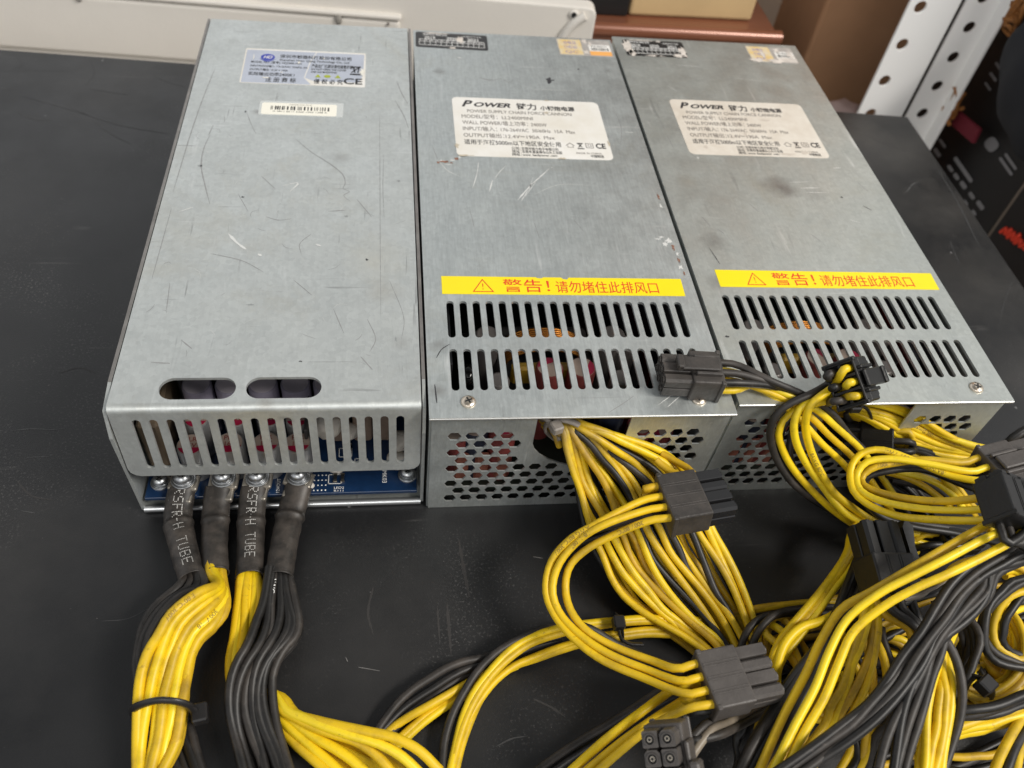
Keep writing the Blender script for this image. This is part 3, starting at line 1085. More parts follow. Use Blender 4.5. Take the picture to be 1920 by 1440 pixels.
st = sticker(ps1, (21.6, 192.8, 79.1, 224), WHITE_P, .0001, r=.0008, name='rating_label')
st['label'] = 'silvery blue rating label with a blue emblem and CE mark'
q = MB()
z1 = H + .00016
q.prism([(x * .001, y * .001) for x, y in ((22.3, 193.2), (54, 193.2), (50.5, 199), (52.5, 214), (55, 222.6), (22.3, 222.6))], H + .0001, z1)
q.prism([(x * .001, y * .001) for x, y in ((55, 196.6), (76, 196.6), (78, 203), (78.4, 222.6), (55.5, 222.6), (53, 214), (51, 199))], H + .0001, z1 - .00002)
q.build('foil_print_area', SILV_P, st)
tx = MB()
z2 = H + .00022
tx.mi = 0
for s, x, y, sz, wd in (('深圳市翰强科技股份有限公司', 38.2, 216.4, .0034, .034), ('Shenzhen Huan Qiang Technology Co., Ltd', 38.2, 213.4, .0024, .033),
                        ('MODEL NO. (型号): HQ2400-W01', 25.2, 210.6, .0025, .0235), ('INPUT/RANGE输入: 176-264VAC 50/60Hz 16A', 25.2, 207.2, .0023, .0265),
                        ('OUTPUT/输出: 12.2V = 190A', 25.2, 203.8, .0025, .0175), ('实际输出功率2400K1', 25.0, 199.6, .0034, .021),
                        ('注 册 商 标', 33.0, 194.6, .0044, .014), ('侵 权 必 究', 55.2, 194.6, .0044, .0135)):
    put_text(tx, s, x * .001, y * .001, sz, wd, z2, .012)
for i in range(3): put_text(tx, ('产品出厂已调试请勿随意拆装', 'DO NOT OPEN THE COVER', 'AND NO MODIFYING')[i], .0535, (.2088, .2062, .2038)[i], (.0034, .0022, .0022)[i], (.0195, .0165, .012)[i], z2, .012)
put_text(tx, 'CE', .0690, .1950, .0072, .0088, z2, .02)
tx.add([(x * .001, y * .001, z2) for x, y in ((71.8, 203.2), (77, 203.2), (77, 204.4), (71.8, 204.4))], [(0, 1, 2, 3)])
for pl in (((72.2, 211), (77, 211), (76.8, 210), (72.4, 210)), ((73, 210.6), (73.8, 210.6), (74.4, 205.2), (73.8, 205.2)), ((75.8, 210.6), (76.4, 210.6), (75.8, 205.2), (75.2, 205.2)), ((72.2, 205.4), (72.8, 205.2), (77, 211), (76.4, 211.2))):
    tx.add([(x * .001, y * .001, z2 + .00002) for x, y in pl], [(0, 1, 2, 3)])
tx.mi = 1
tx.add([(x, y, z2) for x, y in circ(.0325, .2162, .0033, 24, .0030)], [tuple(range(24))])
tx.mi = 2
put_text(tx, 'HD', .0305, .2150, .0036, .0042, z2 + .00003, .02, .3)
sw = [(.0286 + .0016 * i, .2150 - .0022 * math.sin(PI * i / 5)) for i in range(6)]
tx.mi = 1
tx.add([(x, y, z2 + .00002) for x, y in sw] + [(x, y - .0009 * math.sin(PI * (i + .1) / 5.2), z2 + .00002) for i, (x, y) in enumerate(sw)], [(i, i + 1, 7 + i, 6 + i) for i in range(5)])
tx.mi = 3
for x in (.0555, .0648):
    tx.add([(x, .1998, z2), (x + .0028, .1998, z2), (x + .0014, .2026, z2)], [(0, 1, 2)])
tx.add([(p[0], p[1], z2) for p in circ(.0613, .2010, .0016, 14, .0013)], [tuple(range(14))])
tx.build('label_print', [INK, BLUE_I, WHITE_P, GREEN_I], st)
tx = MB()
for x, y, rx, ry, s in ((77.6, 206, 1.1, 2.8, 1), (47.5, 212.4, .7, .8, 2), (40, 203, .5, .4, 3), (26, 216, .3, 2, 4), (33, 197.6, 1.4, .5, 5), (59, 217, .4, .4, 6)):
    blot(tx, x, y, rx, ry, z2 + .00005, 0, s, rag=.5)
tx.build('worn_spot', mat('worn_foil', (.80, .78, .70), .5), st)

st = sticker(ps1, (32.4, 167.0, 69.6, 178.4), mat('clear_film', (.60, .62, .60), .2, .4), .00008, r=.0008, name='barcode_label')
st['label'] = 'narrow cream barcode label under a clear film'
q = MB()
q.prism(rrect(.0335, .1675, .0667, .1768, .0010), H + .00008, H + .00015)
q.build('barcode_paper', mat('cream_paper', (.88, .86, .76), .5), st)
tx = MB()
x = .0375
rnd = random.Random(3)
while x < .0635:
    wd = rnd.choice((.00018, .0003, .0003, .0005, .0007))
    tx.add([(x, .1712, H + .0002), (x + wd, .1712, H + .0002), (x + wd, .1742, H + .0002), (x, .1742, H + .0002)], [(0, 1, 2, 3)])
    x += wd + rnd.choice((.0003, .0003, .0006, .0009))
put_text(tx, 'A 4811 8017 2300 1009 1398 A', .0385, .1694, .0015, .024, H + .0002)
put_text(tx, 'HQ2400-W01 07181', .0455, .1752, .0010, .010, H + .0002)
tx.build('barcode_print', INK, st)

# inside: board, capacitors, fins, silicone
pcb = MB()
pcb.box((.0022, -.0008, .0066), (W1 - .0024, .150, .0082), .0002)
bd = pcb.build('circuit_board', PCB_B, ps1)
tx = MB()
zb = .0084
put_text(tx, 'LED2', .0688, .0008, .0014, .0036, zb)
put_text(tx, 'R111', .0688, -.0004, .0012, .0034, zb)
for s, x, rz in (('MK03', .0865, -90), ('12VOUT', .0492, 90)):
    vs, fs = text(s, .0030 if s == 'MK03' else .0022)
    tx.add([(v.x, v.y, 0) for v in vs], fs, Matrix.Translation((x, .0086 if s == 'MK03' else -.0004, zb)) @ Matrix.Rotation(R(rz), 4, 'Z') @ Matrix.Diagonal((.8, .8, 1, 1)))
for i in range(4):
    for j in range(4):
        tx.add([(p[0], p[1], zb) for p in circ(.0615 + i * .0014, .0004 + j * .0022, .0003, 8)], [tuple(range(8))])
for x0_, y0_ in ((.0665, .003), (.076, .010), (.070, .015)):
    for a in ((0, 0, 5, .3), (0, 4, 5, 4.3), (0, 0, .3, 4.3), (4.7, 0, 5, 4.3)):
        tx.add([(x0_ + a[i] * .001, y0_ + a[j] * .001, zb) for i, j in ((0, 1), (2, 1), (2, 3), (0, 3))], [(0, 1, 2, 3)])
tx.build('board_print', WHITE_I, bd)
for x, y in ((.0685, .0042), (.0712, .0042), (.078, .013), (.0735, .018)):
    q = MB(); q.box((x, y, .0083), (x + .0012, y + .0024, .0094), .0001)
    q.mi = 1
    q.box((x - .0001, y - .0006, .0083), (x + .0013, y - .0001, .0092)); q.box((x - .0001, y + .0025, .0083), (x + .0013, y + .003, .0092))
    q.build('chip_resistor', [DARKIN, PIN], bd)
for x, y, h in ((.0195, .0105, .0165), (.0330, .0108, .0168), (.0455, .0106, .0168), (.0565, .0108, .0160), (.0205, .0206, .0185), (.0345, .0204, .0190), (.0460, .0206, .0185), (.0560, .0204, .0180)):
    capacitor(bd, x, y, .0083, .0049 if y < .015 else .0044, h, CAPSIL, words=('PLR', '16V'), rot=R(2))
for i in range(5):
    capacitor(bd, .0205 + i * .0116, .0305, .0083, .0053, .0262, mat('mauve_sleeve', (.30, .28, .36), .4), mat('mauve_cap_top', (.52, .48, .54), .45), None)
for i in range(9):
    q = MB(); q.box((.0125 + i * .0078, .0372, .0083), (.0137 + i * .0078, .10, .0535), .0002); q.build('heat_sink_fin', FINL, bd)
q = MB(); q.box((.012, .0362, .0083), (.078, .0370, .040)); q.build('heat_sink', FIN, bd)
q = MB(); q.box((.0025, .012, .0083), (.010, .060, .034), .001); q.build('edge_block', mat('brown_film_part', (.20, .15, .10), .6), bd)
for i, (x, h) in enumerate(((.0705, .026), (.0790, .025), (.0865, .024))):
    q = MB(); q.box((x - .0035, .022, .0083), (x + .0038, .033, h + .004), .0015, None, 2); q.build('bobbin', BROWNB, bd)
for x, y, z, r in ((.0665, .020, .022, .0052), (.0745, .021, .017, .0035), (.0920, .0105, .0125, .0040), (.0935, .016, .0170, .0042), (.0690, .0100, .0085, .0026), (.0600, .0025, .0085, .0016)):
    q = MB(); bmx = bmesh.new(); bmesh.ops.create_icosphere(bmx, subdivisions=3, radius=r)
    for v in bmx.verts: v.co *= 1 + .16 * math.sin(900 * v.co.x + x * 5000) * math.cos(800 * v.co.z)
    q.bm(bmx, Matrix.Translation((x, y, z)) @ Matrix.Diagonal((1.1, 1, .8, 1)), True)
    q.build('silicone_blob', SILIC, bd)
q = MB(); q.box((.0590, .012, .0083), (.0600, .030, .030), .0002); q.build('divider', mat('dark_grey_sheet', (.05, .05, .05), .5), bd)
for px, py in ((299, 897), (764, 884)):
    c = P(px, py, 11) - np.array((-.1028, .0026, 0))
    q = MB()
    q.lathe((c[0], c[1], .0082), [(.0036, 0), (.0036, .0006), (.0034, .0008)], 22)
    q.cyl((c[0], c[1], .0090), .0030, .0007, 22)
    screw_pan(q, (c[0], c[1], .0097), .0026, .0019, rot=.4 + px)
    q.build('board_screw', [SCREWZ, DARKIN], ps1)

# ---- the two narrower supplies with punched vents
W2, L2 = .105, .2530


def hexa(x, z, r):
    "hexagon with points left and right"
    return [(x + r * math.cos(R(60 * i)), z + r * 1.0 * math.sin(R(60 * i))) for i in range(6)]


NOTCH = [(.0362, H), (.0362, .0405), (.0372, .0372), (.0395, .0338), (.0430, .0308), (.0480, .0278), (.0520, .0262), (.0560, .0262), (.0600, .0282), (.0645, .0312), (.0672, .0345), (.0690, .0385), (.0690, H)]


def in_notch(x, z, m):
    if not (.0362 - m < x < .0690 + m): return False
    zb = np.interp(x, [a for a, b in NOTCH[1:-1]], [b for a, b in NOTCH[1:-1]])
    return z > zb - m


def vent_supply(name, label, loc, rz, metal, detail):
    ps = thing(name, label, 'power supply', loc, rz, 'power supplies lying side by side')
    q = MB()
    q.box((.0006, 0.0012, 0), (W2 - .0006, L2 - .001, .0010))
    q.box((0, .0, 0.0), (.0011, L2 - .0012, H - .0013), .0003)
    q.box((W2 - .0011, 0, 0.0), (W2, L2 - .0012, H - .0013), .0003)
    q.box((.0012, L2 - .0022, .0012), (W2 - .0012, L2 - .0012, H - .0013))
    q.mi = 1
    q.box((.0013, .0020, .00105), (W2 - .0013, L2 - .003, .0016))  # near-black sheet added over the floor to darken the view through the vents
    q.build('tray', [metal, DARKIN], ps)
    # punched front
    hl = []
    dz, dx = .00488, .00605
    for r_ in range(9):
        z = .0064 + r_ * dz
        for c_ in range(17):
            x = .0086 + c_ * dx + (dx / 2 if r_ % 2 else 0)
            if x > W2 - .0080: continue
            if in_notch(x, z, .0036): continue
            if r_ >= 5 and .0305 < x < .036: continue
            if r_ >= 6 and .069 < x < .0745: continue
            hl.append(hexa(x, z, .00252))
    fr = [(.0007, .0001), (W2 - .0007, .0001), (W2 - .0007, H - .0014), (NOTCH[-1][0], H - .0014)] + NOTCH[-2:0:-1] + [(NOTCH[0][0], H - .0014), (.0007, H - .0014)]
    me = plate(fr, hl, .0006, 0)
    f = MB()
    f.mesh(me, Matrix.Translation((0, .0000, 0)) @ Matrix.Rotation(R(90), 4, 'X'))
    f.mi = 1
    for a, b in ((.0012, NOTCH[0][0]), (NOTCH[-1][0], W2 - .0012)):           # bright bent top edge of the front
        f.sweep([(a, -.0003, H - .0021), ((a + b) / 2, -.0003, H - .0021), (b, -.0003, H - .0021)], .0007, 8)
    f.build('front_panel', [metal, mat('bent_edge', (.74, .75, .74), .3, .9)], ps)
    # lid
    sl = []
    for i in range(19):
        x = .0090 + i * (.0962 - .0090) / 18
        sl += [slot(x, .0336, .0522, .00275, 5), slot(x, .0092, .0282, .00275, 5)]
    me = plate([(-.0003, -.0022), (W2 + .0003, -.0022), (W2 + .0003, L2), (-.0003, L2)], sl, .0011, 0)
    ld = MB()
    ld.mesh(me, Matrix.Translation((0, 0, H - .0011)))
    ld.mi = 5
    ld.sweep([(-.0002, -.0022, H - .0007), (W2 / 2, -.0022, H - .0007), (W2 + .0002, -.0022, H - .0007)], .00055, 6)
    ld.mi = 0
    detail(ld)
    ld.build('lid', [metal, SCR_D, SCR_DD, SCR_L, SMUDGE, mat('lid_edge', (.66, .66, .64), .35, .9), RUST], ps)
    for x, y in ((.0129, .0042), (.0930, .0040)):
        s = MB()
        screw_pan(s, (x, y, H), .0026, .0012, rot=.3 + x * 9)
        s.build('lid_screw', [SCREW, DARKIN], ps)
    # insides
    bd = MB(); bd.box((.003, .003, .006), (W2 - .003, .14, .0076))
    b = bd.build('circuit_board', PCB_G, ps)
    rnd = random.Random(11 if loc[0] < .05 else 12)
    for x, y, h, r, sv in ((.0105, .012, .030, .0048, CAPROSE), (.0175, .0125, .034, .0052, CAPBLU), (.0275, .011, .036, .0050, CAPROSE), (.0120, .024, .026, .0045, CAPROSE), (.0225, .025, .030, .0050, CAPROSE),
                           (.0455, .030, .046, .0052, CAPROSE), (.0575, .029, .047, .0052, CAPROSE), (.0665, .012, .049, .0052, CAPBLU), (.0790, .012, .034, .0048, CAPROSE), (.0885, .013, .030, .0048, CAPROSE), (.0960, .024, .03, .0045, CAPBLU), (.0770, .026, .030, .0048, CAPROSE)):
        capacitor(b, x, y, .0077, r, h - .0077, sv, half=CAPRED, words=None, rot=rnd.uniform(0, 6))
    # striped resistor like film parts behind the lower holes
    for x in (.013, .0205, .028):
        q = MB(); q.box((x - .0026, .006, .0077), (x + .0026, .0085, .024), .0008); q.build('film_part', mat('brick_red_part', (.34, .12, .08), .5, var=.3, vscale=300), b)
    for x in (.0085, .0975):
        q = MB(); q.box((x - .001, .030, .0077), (x + .001, .115, .048), .0002); q.build('heat_sink', FIN, b)
    q = MB(); q.box((.027, .034, .0077), (.066, .062, .036), .003, None, 2); q.build('transformer_core', mat('ferrite', (.03, .028, .028), .5), b)
    q = MB()
    for i in range(11):
        q.sweep([Vector((.0465 + .0125 * math.cos(a) * 1.25, .041 + i * .0011, .0350 + .0085 * math.sin(a))) for a in [2 * PI * j / 20 for j in range(20)]], .00062, 6, closed=True)
    q.build('copper_winding', COPPER, b)
    q = MB(); q.box((.032, .0315, .034), (.064, .0355, .0435), .001); q.build('winding_tape', TAPE, b)
    for i, (x, y, h, r) in enumerate(((.0235, .046, .047, .0048), (.0722, .046, .047, .0050), (.0722, .026, .045, .0040), (.0265, .026, .044, .0040), (.0790, .044, .044, .0045))):
        q = MB(); q.cyl((x, y, .0077), r, h - .0077, 18, bev=.001); q.build('choke', mat('grey_choke', (.22, .20, .19), .4, .3), b)
    for i in range(3):
        q = MB(); q.box((.081 + i * .0045, .031, .0077), (.0818 + i * .0045, .08, .043), .0002); q.build('fin', mat('deep_red_film', (.08, .008, .006), .3) if i == 1 else FIN, b)
    for i in range(3):
        q = MB(); bmx = bmesh.new(); bmesh.ops.create_uvsphere(bmx, u_segments=16, v_segments=10, radius=.0034)
        q.bm(bmx, Matrix.Translation((.0155, .016 + i * .016, .040)) @ Matrix.Diagonal((1, 1.3, 1, 1)), True)
        q.build('black_coil', mat('gloss_black', (.008, .008, .008), .12), b)
    return ps


def det2(ld):
    z = H + .00006
    for pts, wd, mi in (([(26, 139), (24.5, 130), (22, 120)], .4, 3), ([(38, 137), (34, 131), (32, 127)], .35, 3), ([(57, 135.5), (52, 129), (47, 123)], .55, 3), ([(48, 124), (44, 118), (40.5, 112.5)], .75, 3), ([(50, 126), (44, 115)], .3, 3), ([(46, 120), (42, 112)], .4, 3), ([(58.5, 136.5), (58, 136)], .6, 3), ([(49, 129), (46, 119)], .3, 3),
                        ([(74, 124), (60, 124), (47, 116)], .25, 3), ([(31, 126), (29, 118)], .5, 3), ([(31, 209), (36, 207), (42, 208.5)], .7, 1), ([(43, 208), (46, 205.5), (48, 208)], .5, 1), ([(56, 200), (78, 200.5)], .25, 3),
                        ([(95, 187), (96, 170), (93, 155)], .3, 1), ([(97, 166), (101, 165.5)], .5, 3), ([(99, 205), (103, 204)], .6, 1), ([(6, 150), (8, 140)], .3, 1), ([(46, 98), (47, 88)], .25, 1), ([(70, 6), (66, 3), (60, -1)], .3, 1), ([(86, 8), (78, 2)], .35, 3), ([(88, 7), (81, 1)], .3, 3),
                        ([(8, 140), (12, 132), (17, 128)], .35, 3), ([(63, 100), (66, 93)], .3, 1), ([(20, 105), (21, 94)], .25, 1), ([(8, 30.5), (5, 28), (3, 24)], .35, 2), ([(2, 12), (2.4, 4)], .5, 2)):
        scratch(ld, pts, wd, z, mi)
    for x, y, rx, ry, mi, s in ((11.5, 213, 2.6, 1.0, 4, 1), (66.5, 209, 1.7, 2.2, 2, 2), (11.0, 138.4, 2.0, .7, 6, 3), (8.2, 137.6, .8, .5, 6, 4), (16.2, 140.6, .8, .9, 6, 5), (14.4, 139.6, 1.1, .5, 3, 6), (12.5, 136.3, 1.7, .3, 3, 7), (13.8, 137.6, .7, .4, 6, 21), (17.8, 142, .6, .7, 3, 22), (9.5, 139.2, .9, .4, 3, 23),
                            (103, 117, .5, 2.4, 6, 8), (102.6, 111, .5, 1.6, 3, 9), (101.0, 88, 1.2, 1.4, 3, 10), (102, 84, .6, 1.5, 6, 11), (102.6, 76, .5, 1.4, 6, 12), (102.2, 72, .8, 1.2, 3, 13), (103, 68.5, .4, 1.0, 6, 16), (96.5, 89, 1.5, .35, 3, 14), (99, 86, .8, 1.2, 3, 24), (102.8, 80, .5, 1.0, 3, 25), (98.6, 90.3, 1.0, .5, 3, 26), (22.5, 227, 1.1, .5, 3, 15), (83, 221, .5, .5, 2, 17), (98, 222, .9, .9, 4, 18)):
        blot(ld, x, y, rx, ry, z + .00002 * (mi == 6), mi, s, rag=.55)


def det3(ld):
    z = H + .00006
    for pts, wd, mi in (([(20, 205), (24, 200)], .3, 3), ([(64, 122), (74, 122.5)], .5, 3), ([(66, 119), (77, 119)], .45, 3), ([(60, 126), (71, 127)], .35, 3), ([(86, 138), (90, 138.5)], .5, 3), ([(30, 226), (44, 225)], .35, 3), ([(90, 110), (93, 107)], .5, 2), ([(58, 90), (61, 85)], .35, 1), ([(12, 100), (14, 94)], .35, 1),
                        ([(17, 92), (19, 89)], .6, 1), ([(80, 100), (84, 98)], .4, 3), ([(10, 160), (11, 150)], .3, 1), ([(36, 110), (39, 104)], .3, 1), ([(10, 80), (12, 70)], .35, 2), ([(60, 215), (75, 213)], .25, 3), ([(94, 128), (97, 120)], .3, 1), ([(9.5, 62), (10.6, 58)], .4, 2)):
        scratch(ld, pts, wd, z, mi)
    for x, y, rx, ry, mi, s in ((82, 116, .5, .6, 2, 3), (21, 143, .6, .6, 3, 4), (4, 30, .7, .5, 2, 6)):
        blot(ld, x, y, rx, ry, z, mi, s, rag=.5)


ps2 = vent_supply('power_supply', 'middle steel power supply with clean yellow warning strip and rusty chips along the right edge', (0, 0, 0), 0, GALV2, det2)
ps3 = vent_supply('power_supply', 'right steel power supply with stained paper label, beside the bare table', (.10749, .004, 0), .00055, GALV3, det3)


def rating(parent, x0, y0, x1, y1, paper, note):
    st = sticker(parent, (x0, y0, x1, y1), paper, .0001, r=.0028, name='rating_label')
    st['label'] = note
    tx = MB()
    wl, hl = (x1 - x0) * .001, (y1 - y0) * .001
    z = H + .00016

    def line(s, u, v, sz, wd, bold=.0, shear=0, mi=0):
        tx.mi = mi
        put_text(tx, s, x0 * .001 + u * wl, y1 * .001 - v * hl, sz * hl, wd * wl, z, bold, shear)

    line('P', .062, .165, .155, .075, .03, .35)
    line('OWER', .145, .160, .105, .245, .035, .3)
    line('链力', .430, .178, .125, .135, .02)
    line('小钢炮电源', .590, .178, .085, .235, .025)
    line('POWER SUPPLY CHAIN FORCE CANNON', .095, .270, .075, .70, .0, mi=1)
    line('MODEL/型号：', .055, .370, .085, .235, mi=1)
    line('LL2400MINI', .320, .370, .078, .205, mi=1)
    line('WALL POWER/墙上功率：', .055, .475, .085, .43, mi=1)
    line('2400W', .505, .475, .078, .105, mi=1)
    line('INPUT/输入：', .055, .580, .085, .22, mi=1)
    line('176-264VAC  50/60Hz  15A  Max', .300, .580, .078, .49, mi=1)
    line('OUTPUT输出：', .055, .690, .085, .26, mi=1)
    line('12.4V⎓190A  Max', .325, .690, .078, .32, mi=1)
    line('适用于海拔5000m以下地区安全使用', .055, .805, .088, .62, .008)
    line('公司：', .350, .875, .05, .06, .01)
    line('东莞市链力电子有限公司', .415, .875, .05, .235, .01)
    line('地址：', .350, .925, .05, .06, .01)
    line('东莞市清溪镇长山头工业园', .415, .925, .05, .255, .01)
    line('网址：', .350, .972, .05, .06, .01)
    line('www. lianlipower .com', .415, .972, .048, .22, .01)
    line('MADE IN CHINA', .765, .915, .04, .165, mi=1)
    line('中国制造', .855, .965, .05, .085, .01)
    line('CE', .905, .815, .115, .065, .03)

    def ring(pts, k):
        c = np.mean(pts, 0)
        a = [(x0 * .001 + p[0] * wl, y1 * .001 - p[1] * hl, z) for p in pts]
        cc = np.mean(a, 0)
        b = [tuple(cc + (np.array(p) - cc) * k) for p in a]
        n = len(pts)
        tx.add(a + b, [(i, (i + 1) % n, n + (i + 1) % n, n + i) for i in range(n)])

    tx.mi = 1
    ring([(.705, .785), (.717, .785), (.717, .815), (.755, .815), (.755, .785), (.767, .785), (.736, .735)], .8)
    ring([(.838, .735), (.888, .735), (.888, .815), (.838, .815)], .84)
    ring([(.852, .755), (.875, .755), (.875, .795), (.852, .795)], .75)
    tx.mi = 0
    for pl in (((.783, .735), (.822, .735), (.822, .75), (.783, .75)), ((.788, .752), (.796, .752), (.815, .805), (.807, .805)), ((.815, .752), (.807, .752), (.786, .805), (.794, .805)), ((.781, .82), (.824, .82), (.824, .835), (.781, .835))):
        tx.add([(x0 * .001 + a * wl, y1 * .001 - b * hl, z + .00001) for a, b in pl], [(3, 2, 1, 0)])
    tx.build('label_print', [INK, INKG], st)
    return st


rating(ps2, 16.6, 143, 87.8, 190.4, WHITE_P, 'clean white rating label')
s3 = rating(ps3, 17.8, 145.7, 87.6, 192.2, CREAM_P, 'stained cream rating label')
tx = MB()
for x, y, rx, ry, s in ((66, 148, 5, .9, 1), (76, 149.5, 3, 1.2, 2), (58, 150, 1.5, .7, 3), (37, 178, 1.2, 1.2, 4), (43, 176, .9, .7, 5), (64, 176.2, 2.4, 1.0, 6), (27, 152, 1.4, 1.6, 7), (50, 163.5, .8, 2, 8)):
    blot(tx, x, y, rx * .8, ry * .8, H + .0002, 0, s, rag=.5)
tx.build('stain', mat('paper_stain', (.58, .52, .45), .7), s3)
tx = MB()
for x, y, rx, ry, s in ((17.0, 150.5, 1.0, 1.5, 1), (20, 143.3, 3, .5, 2), (64, 143.2, 1.6, .6, 3), (87.6, 156, .6, 1.6, 4), (61, 179.5, .9, .8, 5), (62.5, 190.2, 1.0, .4, 6)):
    blot(tx, x, y, rx, ry, H + .0002, 0, s, rag=.5)
tx.build('worn_edge', mat('tan_wear', (.52, .46, .36), .7), bpy.data.objects['rating_label.001'])


def warning(parent, x0, y0, x1, y1, ang=0, chips=()):
    st = MB()
    out = [(x0, y0), (x1, y0), (x1 + .3, y1)]
    for c, d in sorted(chips, reverse=True): out += [(c + 1.6, y1), (c + .9, y1 - d), (c - .7, y1 - d * .8), (c - 1.4, y1)]
    out += [(x0, y1)]
    cx, cy = (x0 + x1) / 2, (y0 + y1) / 2
    Mx = Matrix.Translation((cx * .001, cy * .001, 0)) @ Matrix.Rotation(R(ang), 4, 'Z') @ Matrix.Translation((-cx * .001, -cy * .001, 0))
    st.prism([(a * .001, b * .001) for a, b in out], H - .00003, H + .00012, Mx)
    s = st.build('warning_strip', YEL_P, parent)
    tx = MB()
    z = H + .00018
    h = (y1 - y0) * .001
    xa, yb_ = x0 * .001, y0 * .001
    wl = (x1 - x0) * .001
    q = MB()
    put_text(tx, '警告！', xa + .247 * wl, yb_ + h * .20, h * .78, .190 * wl, z, .002)
    put_text(tx, '请勿堵住此排风口', xa + .463 * wl, yb_ + h * .18, h * .72, .430 * wl, z, .0)
    tri = [(.122, .12), (.208, .12), (.165, .86)]
    a = [np.array((xa + u * wl, yb_ + v * h, z)) for u, v in tri]
    cc = sum(a) / 3
    tx.add(a + [cc + (p - cc) * .84 for p in a], [(i, (i + 1) % 3, 3 + (i + 1) % 3, 3 + i) for i in range(3)])
    put_text(tx, '!', xa + .1625 * wl, yb_ + h * .26, h * .50, .0045 * wl, z, .0)
    o = tx.build('warning_print', RED_I, s)
    for v in o.data.vertices: v.co = Mx @ v.co
    return s


warning(ps2, 6.4, 55.6, 100.4, 65.2, -.25, ((44, .6), (54, 1.1)))
warning(ps3, 8.7, 56.4, 102.4, 66.2, -.5)


def calendar(parent, x0, y0, x1, y1, years, ang, label, torn=False):
    cx, cy = (x0 + x1) / 2000, (y0 + y1) / 2000
    Mx = Matrix.Translation((cx, cy, 0)) @ Matrix.Rotation(R(ang), 4, 'Z') @ Matrix.Translation((-cx, -cy, 0))
    q = MB()
    q.prism(rrect(x0 * .001, y0 * .001, x1 * .001, y1 * .001, .0014), H - .00003, H + .0001, Mx)
    st = q.build('date_sticker', BLACK_P, parent)
    st['label'] = label
    tx = MB()
    z = H + .00015
    wl, hl = (x1 - x0) * .001, (y1 - y0) * .001
    ox, oy = x0 * .001, y0 * .001

    def bar(u0, v0, u1, v1):
        tx.add([(ox + u * wl, oy + v * hl, z) for u, v in ((u0, v0), (u1, v0), (u1, v1), (u0, v1))], [(0, 1, 2, 3)], Mx)

    n = 12
    for i in range(n + 1): bar(.05 + i * .9 / n - .003, .16, .05 + i * .9 / n + .003, .52)
    for v in (.16, .38, .52): bar(.05, v - .012, .95, v + .012)
    t2 = MB()
    for i in range(12): put_text(t2, str(i + 1), ox + (.062 + i * .9 / n) * wl, oy + .42 * hl, hl * .13, None, z)
    for s, u in zip(years, (.12, .43, .72)): put_text(t2, s, ox + u * wl, oy + .56 * hl, hl * .24, .15 * wl, z, .01)
    put_text(t2, '保修标签 撕毁无效', ox + .10 * wl, oy + .80 * hl, hl * .15, .34 * wl, z)
    put_text(t2, 'WARRANTY VOID', ox + .66 * wl, oy + .80 * hl, hl * .13, .26 * wl, z)
    tx.add([Mx @ Vector(p) for p in t2.v], t2.f)
    tx.build('date_print', WHITE_I, st)
    pe = MB()
    sp = ((.62, .62, .05, .22),) if not torn else ((.06, .55, .07, .42), (.10, .15, .06, .16), (.94, .30, .05, .30), (.85, .10, .08, .10), (.45, .04, .16, .05), (.60, .95, .04, .06))
    sp = sp + ((.30, .97, .22, .03), (.50, .03, .04, .06))
    for i, (u, v, ru, rv) in enumerate(sp):
        blot(pe, x0 + u * (x1 - x0), y0 + v * (y1 - y0), ru * (x1 - x0), rv * (y1 - y0), H + .0002, 0, i + 3, rag=.4)
    pe.build('peeled_patch', PALE_P, st)


calendar(ps2, .8, 235.6, 38.0, 251.0, ('2019', '2020', '2021'), -1.2, 'black and white date grid sticker, one worn spot')
calendar(ps3, 4.6, 233.6, 38.4, 250.4, ('2019', '2020', '2021'), 0, 'black date grid sticker peeled at both ends', True)


